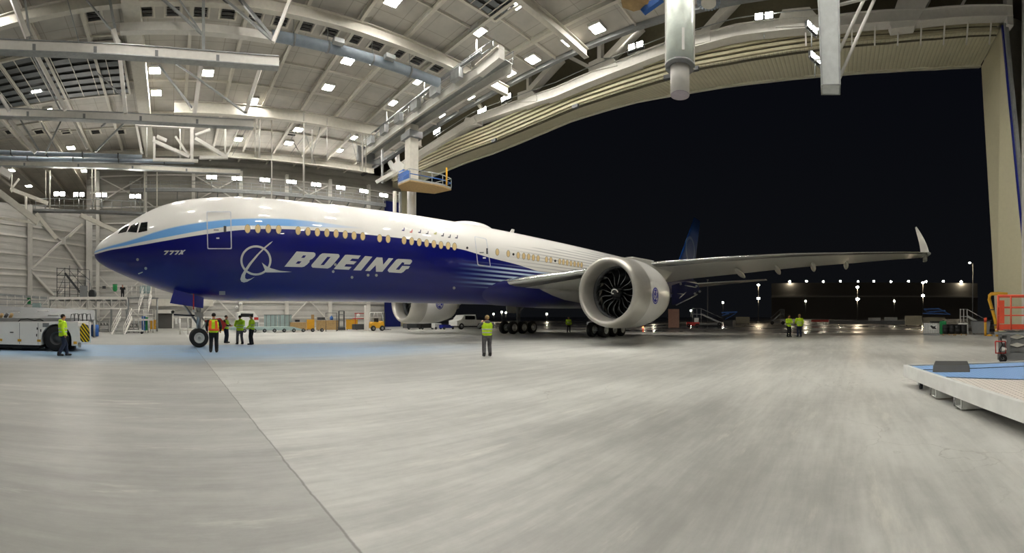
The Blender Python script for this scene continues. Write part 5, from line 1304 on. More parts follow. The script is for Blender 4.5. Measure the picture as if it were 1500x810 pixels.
# railing and landings toward the stairs
def stair(label, bl, br, tl, tr_, r0, r1, n, rail=1.0, m=None):
    """flight between picture corners: bottom left/right, top left/right"""
    t = thing('access_stair', label, 'stairs', tuple(at_r(bl[0],bl[1],r0)))
    B0,B1,T0,T1 = at_r(*bl,r0),at_r(*br,r0),at_r(*tl,r1),at_r(*tr_,r1)
    for a,b2 in ((B0,T0),(B1,T1)):
        MB().beam(a,b2,.08,.3).build('stringer', M['steel'], t)
        for z in (rail*.55,rail): MB().cyl(a+Vector((0,0,z)),b2+Vector((0,0,z)),.035,n=6).build('handrail', M['steel'], t)
        for k in range(5): q = a+(b2-a)*k/4; MB().cyl(q,q+Vector((0,0,rail)),.03,n=6).build('rail_post', M['steel'], t)
    for k in range(n): u = (k+.5)/n; MB().beam(B0+(T0-B0)*u,B1+(T1-B1)*u,.28,.04).build('tread', M['galv'], t)
    return t
stair('lower flight of white access stairs below the raised dock',(163,493),(181,493),(177,465),(193,465),43,47,11)
stair('upper flight of white access stairs climbing to the wall gallery',(203,455),(217,455),(210,433),(222,433),48,51,8)
t = thing('stair_landing', 'railed landing between the two flights of access stairs', 'landing', tuple(at_r(205,484,48)))
a, b2 = at_r(189,467,47.5), at_r(224,467,47.5); dn2 = Vector((math.sin(az(205)),math.cos(az(205)),0))
MB().prism([a,b2,b2+dn2*3,a+dn2*3],(0,0,-.2)).build('deck', M['steel'], t)
for z in (.5,1.0): MB().cyl(a+Vector((0,0,z)),b2+Vector((0,0,z)),.035,n=6).build('rail', M['steel'], t)
for k in range(6): q = a+(b2-a)*k/5; MB().cyl(q,q+Vector((0,0,1)),.03,n=6).build('rail_post', M['steel'], t); MB().cyl(Vector((q.x,q.y,0)),q,.06,n=6).build('leg', M['galv'], t)
t = thing('gallery_rail', 'railed gallery beside the dark-clothed person at the top of the stairs', 'railing', tuple(at_r(200,437,52)))
for y in (419,427,435): MB().cyl(at_r(186,y,52),at_r(228,y,52),.04,n=6).build('rail', M['galv'], t)
for k in range(7): MB().cyl(at_r(186+7*k,418,52),at_r(186+7*k,436.5,52),.04,n=6).build('rail_post', M['steel'], t)
MB().beam(at_r(186,437,52),at_r(232,437,52),1.0,.15).build('deck', M['grey'], t)
for x in (188,230): MB().cyl(at_r(x,438,52),Vector((*at_r(x,438,52).xy,0)),.12,n=8).build('leg', M['galv'], t)
bx_ = at_r(213,424,53); MB().box(bx_,(1.4,.3,1.0)).build('control_cabinet', M['tealg'], t)
# clutter below the dock: bikes-like racks, drums, boxes
clutter = [('steel_trolley','grey wheeled steel trolley left of the blue barrel',112,486,1.3,.8,1.1,'galv'),('steel_trolley','grey wheeled steel trolley right of the blue barrel',152,486,1.2,.7,1.2,'grey'),
 ('steel_trolley','low dark wheeled trolley under the stair landing',194,486,1.5,.8,.9,'dgrey'),('steel_trolley','wheeled trolley behind the lower flight of stairs',137,484,1.4,.8,1.7,'galv')]
for nm,lb_,x,y,w,d_,h,mm in clutter:
    p = gp(x,y); t = thing(nm,lb_,'trolley',tuple(p),-az(x))
    for z in (.25,h*.6,h): MB().bx(-w/2,w/2,-d_/2,d_/2,z,z+.05).build('shelf', M[mm], t, local=True)
    for sx2 in (-1,1):
        for sy in (-1,1): MB().cyl((sx2*w*.46,sy*d_*.44,.1),(sx2*w*.46,sy*d_*.44,h+.25),.03,n=6).build('post', M[mm], t, local=True); MB().lathe((sx2*w*.46-.03,sy*d_*.44,.09),(1,0,0),[(0,.03),(0,.09),(.06,.09),(.06,.03)],10).build('caster', M['black'], t, local=True)
    for k in range(3): MB().tube([(-w*.3+w*.3*k,0,h*.6+.05),(-w*.3+w*.3*k,.1,h*.6+.35),(-w*.15+w*.3*k,0,h*.6+.05)],.05).build('load_hose', M['dgrey'], t, local=True)
p = gp(139,492.5); t = thing('barrel','blue plastic barrel left of the lower access stairs','barrel',tuple(p))
MB().lathe(p,(0,0,1),[(0,.0),(0,.33),(.06,.36),(.35,.36),(.38,.375),(.41,.36),(.7,.36),(.73,.375),(.76,.36),(.98,.35),(1.02,.32),(1.02,.0)],24).build('drum', M['bluep'], t)
MB().lathe(p+Vector((0,0,1.02)),(0,0,1),[(0,.34),(.04,.35),(.05,.3),(.05,0)],20).build('lid', M['bluep'], t)
for i,(x,w,h,mm,lb_) in enumerate(((210.5,.45,1.6,'bluep','dark blue gas cylinder rack under the landing'),(215,.4,1.5,'green','green cabinet under the access stairs'),(225,.85,1.15,'yellow','yellow cabinet beside the roll-up door'))):
    p = gp(x,487 if i<2 else 485); t = thing('equipment_cabinet',lb_,'cabinet',tuple(p),-az(x)); MB().bx(-w/2,w/2,-.3,.3,.25,.25+h).build('body', M[mm], t, bevel=.02, local=True)
    MB().bx(-w*.42,w*.42,-.33,-.301,.35,.15+h).build('door', M[mm], t, local=True); MB().bx(w*.25,w*.3,-.37,-.33,.7,.9).build('handle', M['chrome'], t, local=True)
    for s in (-.4,.4): MB().bx(w*s-.04,w*s+.04,-.25,.25,0,.25).build('foot', M['grey'], t, local=True)
p = gp(196,489); t = thing('flat_dolly','low white dolly on the floor in front of the stair landing','dolly',tuple(p)); MB().box(p+Vector((0,0,.32)),(2.0,.8,.12)).build('deck', M['plast'], t)
for s in (-.85,.85): MB().lathe(p+Vector((s,-.3,.13)),(0,1,0),[(0,.04),(0,.13),(.6,.13),(.6,.04)],12).build('wheel', M['black'], t)

# roll-up door and low annex on the back wall --------------------------------
def wl(x,y,Yv=64.6): return at_y(x,y,Yv)
t = thing('rollup_door','dark grey roll-up door in the back wall left of the nose gear','door',tuple(wl(240,482)))
a, b2 = wl(229.5,482), wl(252,459)
cm_ = corrug('shutter_slats','#4c4b48',2,.2,.02,.5)
MB().bx(a.x,b2.x,64.7,64.85,0,b2.z).build('curtain', cm_, t); MB().bx(a.x-.3,b2.x+.35,64.2,64.9,b2.z,b2.z+.55).build('hood', M['steel'], t)
for x in (a.x-.25,b2.x): MB().bx(x,x+.25,64.5,64.9,0,b2.z).build('guide', M['steel'], t)
c_ = wl(253,457); MB().lathe((c_.x,64.2,c_.z),(0,1,0),[(0,0),(0,.28),(.6,.28)],14).build('motor', M['galv'], t)
a, b2 = wl(222,482,65.0), wl(312,438,65.0)
MB().bx(a.x,b2.x,64.9,65.2,3.4,b2.z).build('wall_panel', M['steel2'], label='pale boarded wall panel above the roll-up door', cat='panel')
for i,x in enumerate((258,263)):
    p = wl(x,470,64.5); MB().box(p,(.35,.2,.9-.3*i)).build('wall_socket_box', M['plast'], label='small white service box on the wall %s of the roll-up door' % ('just right','further right')[i], cat='box')
for i,x in enumerate((352,349)):
    c_ = wl((352,347)[i],(445,450)[i],64.7); MB().ell(c_,(.25,.12,.25),12,8).build('wall_lamp', M['plast'], label='round pale wall lamp behind the group of people, %s one' % ('upper','lower')[i], cat='lamp')
# steel supports right behind the nose wheel
p = gp(287,490); t = thing('tow_bar_frame','pale tubular frame standing behind the nose wheel','frame',tuple(p))
for k in range(5): MB().cyl(p+Vector((-1.6+.8*k,0,0)),p+Vector((-1.6+.8*k,0,1.7)),.06,n=8).build('upright', M['steel'], t)
for z in (.45,1.7): MB().cyl(p+Vector((-1.7,0,z)),p+Vector((1.7,0,z)),.06,n=8).build('crossbar', M['steel'], t)
# metal containers and long trailer
def crate(x, y, w, d_, h, m, label, name='crate', cat='crate', lidm=None, ribs=3, group=None):
    p = gp(x,y); t = thing(name,label,cat,tuple(p),-az(x),group)
    MB().bx(-w/2,w/2,0,d_,.12,h).build('body', M[m], t, bevel=.015, local=True)
    for k in range(ribs): X_ = -w/2+w*(k+.5)/ribs; MB().bx(X_-.05,X_+.05,-.04,-.001,.12,h).build('batten', M[lidm or m], t, local=True)
    MB().bx(-w/2-.03,w/2+.03,-.05,d_+.03,h,h+.06).build('lid', M[lidm or m], t, local=True)
    for s in (-.42,.42): MB().bx(w*s-.06,w*s+.06,0,d_,0,.12).build('skid', M['dgrey'], t, local=True)
    return t
for i,x in enumerate((396.5,417,374)):
    crate(x,484,(1.7,1.8,.8)[i],1.2,(2.0,2.0,1.0)[i],'tealg',('tall pale teal container left of the fork trailer gap','tall pale teal container, the right one of the pair','short pale teal container half hidden behind the people')[i],'container','container','grey')
p0, p1 = gp(336,487), gp(453,487.5); t = thing('flatbed_trailer','long low pale blue flatbed trailer behind the group of people','trailer',tuple(p0))
g = MB(); g.prism([(p0.x,p0.y-.9,.62),(p1.x-1.2,p0.y-.9,.62),(p1.x,p0.y-.9,.3),(p1.x,p0.y-.9,.22),(p0.x,p0.y-.9,.3)],(0,2.2,0)); g.build('bed', M['tealg'], t)
for k in range(9): lug_wheel((p0.x+1.6+k*1.15,p0.y-.85,.22),.22,.2,t,n=14)
crate(327,486,1.2,.9,1.3,'yellow','yellow cabinet glimpsed between the people near the nose wheel','cabinet','cabinet')
p = gp(358,483.6); t = thing('white_van','small white van partly hidden behind the standing people','van',tuple(p))
g = MB(); g.prism([(p.x-.9,p.y,.4),(p.x-.9,p.y,2.3),(p.x-.3,p.y,2.5),(p.x+1.3,p.y,2.45),(p.x+2.0,p.y,1.6),(p.x+2.0,p.y,.4)],(0,1.8,0)); g.build('body', M['white'], t, bevel=.05)
MB().bx(p.x-.5,p.x+1.2,p.y-.02,p.y,1.75,2.2).build('window', M['glass'], t); MB().bx(p.x+1.3,p.x+1.9,p.y-.02,p.y,1.35,1.7).build('red_marking', M['red'], t)
for s in (-.4,1.4): lug_wheel((p.x+s,p.y+.1,.35),.35,.25,t)
crate(437,484.5,2.1,1.2,1.0,'wood','plywood crate with a black device on top, left of the yellow cabinet'); crate(480,484.5,2.9,1.2,1.25,'wood','widest plywood crate in the row under the fuselage','crate','crate','wood',5)
crate(455,484,1.0,.9,1.35,'yellow','yellow cabinet between the two plywood crates','cabinet','cabinet','yellow',2); crate(515.5,483.5,1.55,1.0,1.35,'yellow','yellow cabinet right of the slim mast lift','cabinet','cabinet','yellow',2)
crate(458,483,.4,.3,2.0,'wood','tall narrow plywood board standing behind the yellow cabinet','board','board','wood',1)
p = gp(437,483); MB().bx(p.x-.3,p.x+.3,p.y+.3,p.y+.7,1.06,1.35).build('black_device', M['black'], label='black device lying on the left plywood crate', cat='device')
for i,x in enumerate((469,475)):
    p = gp(x,483); MB().bx(p.x-.22,p.x+.22,p.y+.3,p.y+.7,1.32,1.7).build('tool_case', M['dgrey'], label='dark tool case on the wide plywood crate, %s one' % ('left','right')[i], cat='case')
p = gp(487.5,483); t = thing('blue_bottle','pale blue gas bottle standing on the wide plywood crate','bottle',(p.x,p.y+.5,1.32))
MB().lathe((p.x,p.y+.5,1.32),(0,0,1),[(0,0),(0,.22),(.35,.24),(.5,.12),(.62,.06),(.62,0)],16).build('bottle_body', M['bluep'], t)
p = gp(483,485.5); t = thing('overhead_frame','dark tube frame rising behind the wide plywood crate','frame',tuple(p))
MB().tube([(p.x-.5,p.y,0),(p.x-.5,p.y,2.25),(p.x+.9,p.y,2.25),(p.x+.9,p.y,0)],.05).build('tube', M['dgrey'], t)
p = gp(500.5,484.5); t = thing('mast_lift','slim dark personnel mast lift between the crate and yellow cabinet','lift',tuple(p))
for s in (-.35,.35): MB().bx(p.x+s-.06,p.x+s+.06,p.y,p.y+.15,.1,2.5).build('mast', M['dgrey'], t)
for z in (.5,1.3,2.0,2.45): MB().bx(p.x-.35,p.x+.35,p.y,p.y+.12,z,z+.1).build('cross_bar', M['grey'], t)
MB().bx(p.x-.45,p.x+.45,p.y-.2,p.y+.7,.08,.45).build('base', M['dgrey'], t)
p = gp(529,484.5); t = thing('red_cart','red framed tool cart with dark lower cabinet under the rear fuselage','cart',tuple(p))
MB().bx(p.x-.9,p.x+.8,p.y,p.y+.8,.15,.85).build('cabinet', M['dgrey'], t); MB().bx(p.x-.9,p.x+.8,p.y,p.y+.7,1.5,1.6).build('shelf', M['red'], t)
for s in (-.85,.75): MB().bx(p.x+s,p.x+s+.06,p.y,p.y+.06,.85,2.2).build('post', M['red'], t)
MB().bx(p.x-.9,p.x+.8,p.y,p.y+.06,2.15,2.25).build('top_bar', M['red'], t); MB().ell((p.x-.4,p.y-.02,1.95),(.22,.08,.22),10,8).build('gauge', M['plast'], t)
# forklift
p = gp(553,484.8); t = thing('forklift','yellow forklift with white overhead guard near the blue curtain','forklift',tuple(p))
MB().prism([(p.x-.9,p.y,.35),(p.x-.9,p.y,.95),(p.x-.5,p.y,1.15),(p.x+.4,p.y,1.05),(p.x+.9,p.y,1.25),(p.x+1.0,p.y,.35)],(0,1.2,0)).build('body', M['yellow'], t, bevel=.04)
MB().tube([(p.x-.6,p.y,1.1),(p.x-.45,p.y,2.3),(p.x+.6,p.y,2.3),(p.x+.8,p.y,1.2)],.05).build('overhead_guard', M['plast'], t)
MB().tube([(p.x-.6,p.y+1.2,1.1),(p.x-.45,p.y+1.2,2.3),(p.x+.6,p.y+1.2,2.3),(p.x+.8,p.y+1.2,1.2)],.05).build('overhead_guard', M['plast'], t)
for s in (-.6,.65): lug_wheel((p.x+s,p.y,.34),.34,.25,t)
for s in (0,.6): MB().bx(p.x+1.1,p.x+1.2,p.y+.2+s,p.y+.35+s,.1,2.3).build('mast', M['dgrey'], t); MB().bx(p.x+1.2,p.x+2.1,p.y+.2+s,p.y+.32+s,.1,.16).build('fork', M['dgrey'], t)
bxl(t,'seat',M['black'],p.x-.2,p.x+.3,p.y+.3,p.y+.9,1.1,1.6)
p = gp(538.5,484.8); MB().bx(p.x-.25,p.x+.25,p.y,p.y+.5,0,3.2).build('guard_post', M['steel'], label='pale square guard post left of the yellow forklift', cat='post')
# curtains by the left jamb
t = thing('door_curtain','tall dark blue folded curtain at the left end of the great door','curtain',(at_y(574,480,63.6).x,63.6,0))
xa, xb = at_y(563,480,63.6).x, at_y(586,480,63.6).x; g = MB(); nf = 24
rw = [[Vector((xa+(xb-xa)*i/nf, 63.6+(.18 if i%2 else -.18), z)) for i in range(nf+1)] for z in (0.05,8,16,21.5)]
g.grid(rw,False); g.grid([[v+Vector((0,.06,0)) for v in r] for r in rw],False); g.build('curtain_cloth', mat('curtain_blue','#14206a',.8), t); MB().bx(xa,xb,63.4,63.8,21.5,21.8).build('curtain_rail', M['grey'], t)
# things beyond the far engine
for i,(x,w,h,m_,lb_) in enumerate(((607,2.4,.7,'dgrey','long low dark cart under the far engine'),(626,2.2,.75,'black','second low dark cart under the far engine'),(642,1.1,.75,'plast','short white box between the low carts'),(657,2.0,.55,'blue','low blue cart with white top beside the parked van'))):
    p = gp(x,482.5); t = thing('low_cart',lb_,'cart',tuple(p)); MB().bx(p.x-w/2,p.x+w/2,p.y,p.y+1.2,.2,h+.1).build('deck', M[m_], t, bevel=.03)
    for s in (-.38,.38): lug_wheel((p.x+w*s,p.y-.02,.18),.18,.14,t,n=14)
p = gp(689,482.3); t = thing('service_van','pale grey service van parked beyond the far engine','van',tuple(p),-.0)
g = MB(); g.prism([(p.x-2.4,p.y,.5),(p.x-2.4,p.y,1.2),(p.x-1.7,p.y,1.35),(p.x-1.1,p.y,2.0),(p.x+1.0,p.y,2.1),(p.x+1.2,p.y,1.3),(p.x+2.7,p.y,1.25),(p.x+2.7,p.y,.5)],(0,1.9,0)); g.build('body', M['plast'], t, bevel=.06)
MB().bx(p.x-.95,p.x+.85,p.y-.02,p.y,1.4,1.9).build('window', M['glass'], t)
for s in (-1.6,1.8): lug_wheel((p.x+s,p.y+.1,.45),.45,.3,t)

# right foreground ----------------------------------------------------------
C0 = Vector((11.35,-1.72,0)); e1 = Vector((-5.4,-.98,0)).normalized(); e2 = Vector((-.02,-1,0)).normalized(); PL, PW, PT = 9.0, 4.6, .56
t = thing('rolling_deck','low white framed rolling platform with perforated deck in the right foreground','platform',tuple(C0))
c00, c10, c01, c11 = C0, C0+e1*PL, C0+e2*PW, C0+e1*PL+e2*PW
V = lambda p,z: Vector((p.x,p.y,z))
fr = [(c00,c10),(c00,c01),(c10,c11),(c01,c11)]
inn = (e1+e2)*.05
for a,b2 in fr: MB().beam(V(a,PT-.16),V(b2,PT-.16),.1,.32).build('frame_rail', M['plast'], t, bevel=.01)
def deckm(name, c1, c2, sc):
    m, t2, b3 = nt(name); g_ = node(t2,'ShaderNodeNewGeometry').outputs['Position']
    vo = node(t2,'ShaderNodeTexVoronoi'); vo.inputs['Scale'].default_value = sc; vo.inputs['Randomness'].default_value = 0.0; t2.links.new(g_, vo.inputs['Vector'])
    t2.links.new(mix(t2, mapr(t2, vo.outputs['Distance'], .22, .34), lin(c2), lin(c1)), b3.inputs['Base Color']); b3.inputs['Roughness'].default_value = .5
    return m
cut = .44
def dp(u,v): return C0+e1*PL*u+e2*PW*v
blue_lit_poly = [dp(.012,.02),dp(.27,.02),dp(.6,.98),dp(.012,.98)]  # blue and warm light on the deck painted as two plate colours
warm_lit_poly = [dp(.27,.02),dp(.988,.02),dp(.988,.98),dp(.6,.98)]
MB().prism([V(p,PT-.06) for p in blue_lit_poly],(0,0,.03)).build('deck_plate', deckm('deck_blue_light','#86aede','#4f78b4',9), t, label='perforated deck plate with blue light painted on')
MB().prism([V(p,PT-.06) for p in warm_lit_poly],(0,0,.03)).build('deck_plate', deckm('deck_warm_light','#ddd5cc','#5e534b',9), t, label='perforated deck plate with warm light painted on')
for u,u2 in ((.27,.6),(.12,.12)): MB().beam(V(dp(u,.02),PT-.018),V(dp(u2,.98),PT-.018),.02,.012).build('deck_seam_and_light_edge', M['dgrey'], t)  # slanting seam drawn along the edge of the painted light colours
MB().beam(V(dp(.01,.012),PT-.02),V(dp(.99,.012),PT-.02),.03,.02).build('edge_strip', M['dgrey'], t)
for u in (.22,.36):
    pc = dp(u,.0); 
    MB().tube([V(pc-e1*.16,PT-.32),V(pc-e1*.16,PT-.5),V(pc+e1*.16,PT-.5),V(pc+e1*.16,PT-.32)],.022,4).build('fork_pocket_rim', M['plast'], t)
    for s in (-.16,.16): MB().beam(V(pc+e1*s,PT-.42)+e2*.02,V(pc+e1*s,PT-.42)+e2*(PW-.1),.03,.18).build('fork_pocket_side', M['plast'], t)
    MB().beam(V(pc,PT-.51)+e2*.02,V(pc,PT-.51)+e2*(PW-.1),.34,.03).build('fork_pocket_floor', M['plast'], t)
for u,v_ in ((.075,.04),(.93,.04),(.075,.93),(.93,.93)):
    pc = dp(u,v_); cs = MB().box(V(pc,PT-.33),(.2,.2,.04)).build('caster_plate', M['galv'], t)
    MB().lathe(V(pc,.1)-e2*.03,e2,[(0,.03),(0,.099),(.07,.099),(.07,.03)],18).build('caster_wheel', M['tyre'], cs)
    g = MB(); g.prism([V(pc,.1)-e2*.045-e1*.05,V(pc,.1)-e2*.045+e1*.05,V(pc,.23)-e2*.045+e1*.08,V(pc,.23)-e2*.045-e1*.08],-e2*.012); g.build('caster_fork', M['galv'], cs)
r1 = [at_z(1366,543.5,PT),at_z(1421,543.5,PT),at_z(1417,534,PT),at_z(1370,534,PT)]
g = MB(); lo_ = [V(p,PT-.025) for p in r1]; hi_ = [V(r1[0]*.8+r1[3]*.2,PT+.1),V(r1[1]*.8+r1[2]*.2,PT+.1),V(r1[2],PT+.1),V(r1[3],PT+.1)]
g.add(lo_+hi_,[(0,1,2,3),(7,6,5,4),(0,4,5,1),(1,5,6,2),(2,6,7,3),(3,7,4,0)])
g.build('rubber_block', M['dgrey'], label='dark grey rubber block lying on the blue-lit end of the rolling platform', cat='block', bevel=.01)
# small lift with orange basket
rb = 17.0; q = lambda x,y,r=17.0: at_r(x,y,r)
t = thing('personnel_lift','small lift with orange-red basket and grey scissor base behind the rolling platform','lift',tuple(Vector((*q(1485,500).xy,0))))
L0, L1 = q(1458,0).xy.to_3d(), q(1512,0).xy.to_3d(); ua = (L1-L0).normalized(); va = Vector((-ua.y,ua.x,0)); va = va if va.dot(L0) > 0 else -va
Z = lambda p,z: Vector((p.x,p.y,z)); wz = lambda y: CH+(HZ-y)*rb/F
W_ = 1.9; D_ = .95
def post(u,v_,z0,z1,r=.03,m='orangep',n_='basket_post'): MB().cyl(Z(L0+ua*u+va*v_,z0),Z(L0+ua*u+va*v_,z1),r,n=8).build(n_, M[m], t)
for u in (.1,.62,W_):
    for v_ in (0,D_): post(u,v_,wz(483),wz(433),.035)
for z in (wz(433),wz(450),wz(462)):
    for v_ in (0,D_): MB().cyl(Z(L0+ua*.1+va*v_,z),Z(L0+ua*W_+va*v_,z),.028 if z!=wz(433) else .04,n=8).build('basket_rail', M['orangep'], t)
    for u in (.1,W_): MB().cyl(Z(L0+ua*u,z),Z(L0+ua*u+va*D_,z),.028,n=8).build('basket_rail', M['orangep'], t)
MB().prism([Z(L0+ua*.05,wz(475)),Z(L0+ua*W_,wz(475)),Z(L0+ua*W_,wz(484)),Z(L0+ua*.05,wz(484))],va*.04).build('toe_board', M['orangep'], t)
MB().prism([Z(L0+ua*.0,wz(484)),Z(L0+ua*W_,wz(484)),Z(L0+ua*W_+va*D_,wz(484)),Z(L0+va*D_,wz(484))],(0,0,.05)).build('basket_floor', M['plast'], t)
MB().prism([Z(L0+ua*.16-va*.03,wz(440)),Z(L0+ua*.36-va*.03,wz(440)),Z(L0+ua*.36-va*.03,wz(474)),Z(L0+ua*.16-va*.03,wz(474))],va*.12).build('control_box', M['orangep'], t)
MB().prism([Z(L0+ua*(-.05),wz(487)),Z(L0+ua*(W_-.3),wz(487)),Z(L0+ua*(W_-.3),wz(490)),Z(L0+ua*.0,wz(490))],va*D_).build('top_plate', M['galv'], t)
for k in range(3):
    z0, z1 = .35+.33*k, .35+.33*(k+1)
    for v_ in (.1,D_-.1):
        MB().beam(Z(L0+ua*.25+va*v_,z0),Z(L0+ua*1.5+va*v_,z1),.05,.09).build('scissor_arm', M['grey'], t); MB().beam(Z(L0+ua*.25+va*v_,z1),Z(L0+ua*1.5+va*v_,z0),.05,.09).build('scissor_arm', M['grey'], t)
MB().prism([Z(L0+ua*.08,.12),Z(L0+ua*1.75,.12),Z(L0+ua*1.75,.4),Z(L0+ua*.08,.4)],va*D_).build('chassis', M['grey'], t, bevel=.02)
for u in (.12,.45): MB().prism([Z(L0+ua*u,.35),Z(L0+ua*(u+.14),.35),Z(L0+ua*(u+.14),wz(489)),Z(L0+ua*u,wz(489))],va*.15).build('column', M['grey'], t)
for u in (.3,1.5):
    p = L0+ua*u-va*.02; MB().lathe(Z(p,.17),va,[(0,.06),(0,.17),(.12,.17),(.12,.06)],18).build('wheel', M['tyre'], t)
g = MB(); g.tube([Z(L0+ua*.0-va*.06,wz(500)),Z(L0+ua*.4-va*.06,wz(500)),Z(L0+ua*.42-va*.06,wz(517)),Z(L0+ua*.02-va*.06,wz(517)),Z(L0+ua*.0-va*.06,wz(500))],.03,8); g.build('red_guard', M['red'], t)
g = MB(); g.tube([Z(L0+ua*.2-va*.03,wz(494)),Z(L0+ua*.28-va*.05,wz(505)),Z(L0+ua*.16-va*.04,wz(512)),Z(L0+ua*.3-va*.04,wz(526))],.025,6); g.build('cable', M['black'], t)
# yellow pipe guards by the jamb
p0, p1 = at_r(1461,487.5,39), at_r(1449,432,39)
t = thing('yellow_pipe_guard','tall yellow bent pipe guard left of the orange lift','pipe guard',(p0.x,p0.y,0))
MB().tube([Vector((p0.x,p0.y,0)),Vector((p1.x*.3+p0.x*.7,p1.y*.3+p0.y*.7,1.6)),Vector((p1.x,p1.y,3.4)),at_r(1449.5,433,39),at_r(1452,430.5,39),at_r(1462,430,39),at_r(1476,431,39)],.16,12).build('pipe', M['yellow'], t)
for z in (1.0,2.4): MB().lathe((p0.x+(p1.x-p0.x)*z/3.6,p0.y+(p1.y-p0.y)*z/3.6,z),(0,0,1),[(0,.21),(.1,.21)],12).build('band', M['dgrey'], t)
p = at_r(1443.5,0,40); t = thing('yellow_post','short yellow and red barrier post in front of the dumpster','post',(p.x,p.y,0)); MB().cyl((p.x,p.y,0),(p.x,p.y,1.5),.12).build('pipe', M['yellow'], t); MB().cyl((p.x,p.y,1.3),(p.x,p.y,1.7),.14).build('red_cap', M['orangep'], t); MB().cyl((p.x-.3,p.y-.3,0),(p.x-.3,p.y-.3,.15),.3,.2).build('foot', M['yellow'], t)
# ================================================================ stores by the door and the apron outside
def tote(x, y, label, w=1.15):
    p = gp(x,y); t = thing('liquid_tote',label,'tote',tuple(p),-az(x))
    MB().bx(-w/2+.05,w/2-.05,.05,1.1,.18,1.15).build('bottle', M['plast'], t, local=True, bevel=.06); MB().bx(-w/2,w/2,0,1.15,0,.14).build('pallet', M['galv'], t, local=True)
    g = MB()
    for k in range(8): X_ = -w/2+w*k/7; g.beam((X_,0,.14),(X_,0,1.2),.025)
    for k in range(6): g.beam((-w/2,0,.2+.2*k),(w/2,0,.2+.2*k),.025)
    g.build('front_cage', M['galv'], t, local=True)
    for s in (-1,1):
        g = MB()
        for k in range(6): g.beam((s*w/2,0,.2+.2*k),(s*w/2,1.15,.2+.2*k),.025)
        for k in range(6): g.beam((s*w/2,.23*k,.14),(s*w/2,.23*k,1.2),.025)
        g.build('side_cage', M['galv'], t, local=True)
    MB().lathe((0,.57,1.15),(0,0,1),[(0,.12),(.08,.12),(.08,0)],14).build('cap', M['black'], t, local=True)
    return t
t = tote(1364.5,491,'white caged liquid tote with a black and white plate, left of the drums',1.6)
MB().bx(-.2,.55,-.03,-.01,.55,1.0).build('label_plate', M['plast'], t, local=True)
MB().prism([(-.15,-.035,.9),(.1,-.035,.62),(.5,-.035,.6),(.35,-.035,.8),(.5,-.035,.95),(.2,-.035,.85),(.0,-.035,.96)],(0,.004,0)).build('black_mark', M['black'], t, local=True)
tote(1411,490,'white caged liquid tote behind the right drum',1.1)
p = gp(1381.5,489.5); t = thing('green_tank','green plastic tank between the tote and the left drum','tank',tuple(p),-az(1381)); MB().bx(-.35,.35,0,.9,0,1.35).build('tank_body', M['green'], t, bevel=.08, local=True); MB().lathe((0,.4,1.35),(0,0,1),[(0,.1),(.08,.1),(.08,0)],12).build('cap', M['black'], t, local=True)
for i,x in enumerate((1389.5,1407.5)):
    p = gp(x,491.5); t = thing('pallet',('left','right')[i]+' wooden pallet carrying black drums beside the dumpster','pallet',tuple(p),-az(x),'drum pallets')
    for k in range(5): MB().bx(-.62,.62,.24*k,.24*k+.16,.11,.14).build('top_board', M['wood'], t, local=True)
    for s in (-.55,0,.45): MB().bx(s,s+.1,0,1.12,0,.11).build('bearer', M['wood'], t, local=True)
    for j,(dx,dy) in enumerate(((-.3,.3),(.3,.3),(0,.85))):
        a = az(x); d_ = Vector((p.x+dx*math.cos(a)+dy*math.sin(a), p.y-dx*math.sin(a)+dy*math.cos(a), .145))
        o = thing('drum',('left front','right front','rear')[j]+' black steel drum on the '+('left','right')[i]+' pallet','drum',tuple(d_),0,'black drums')
        MB().lathe((0,0,0),(0,0,1),[(0,0),(0,.29),(.28,.29),(.3,.305),(.32,.29),(.58,.29),(.6,.305),(.62,.29),(.88,.29),(.9,.3),(.9,.27),(.87,.0)],22).build('shell', M['black'], o, local=True); MB().lathe((.12,.1,.87),(0,0,1),[(0,.04),(.03,.04),(.03,0)],8).build('bung', M['metal'], o, local=True)
p = gp(1436.5,490); t = thing('dumpster','grey-green steel dumpster beside the yellow pipe guard','dumpster',tuple(p),-az(1436))
g = MB(); lo_=[(-.85,0,.12),(.85,0,.12),(.85,1.4,.12),(-.85,1.4,.12)]; hi_=[(-1.0,-.1,1.35),(1.0,-.1,1.35),(1.0,1.5,1.35),(-1.0,1.5,1.35)]
g.add(lo_+hi_,[(0,1,2,3),(0,4,5,1),(1,5,6,2),(2,6,7,3),(3,7,4,0),(7,6,5,4)]); g.build('bin', M['grey'], t, local=True)
MB().tube([(-1.02,-.12,1.35),(1.02,-.12,1.35),(1.02,1.52,1.35),(-1.02,1.52,1.35),(-1.02,-.12,1.35)],.04,6).build('rim', M['dgrey'], t, local=True)
for s in (-.7,.7): MB().lathe((s,.1,.09),(0,1,0),[(0,.02),(0,.09),(.06,.09),(.06,.02)],10).build('caster', M['black'], t, local=True)

def og(x, r, z=-.05): return Vector((*at_r(x,0,r).xy, z))     # place on the apron
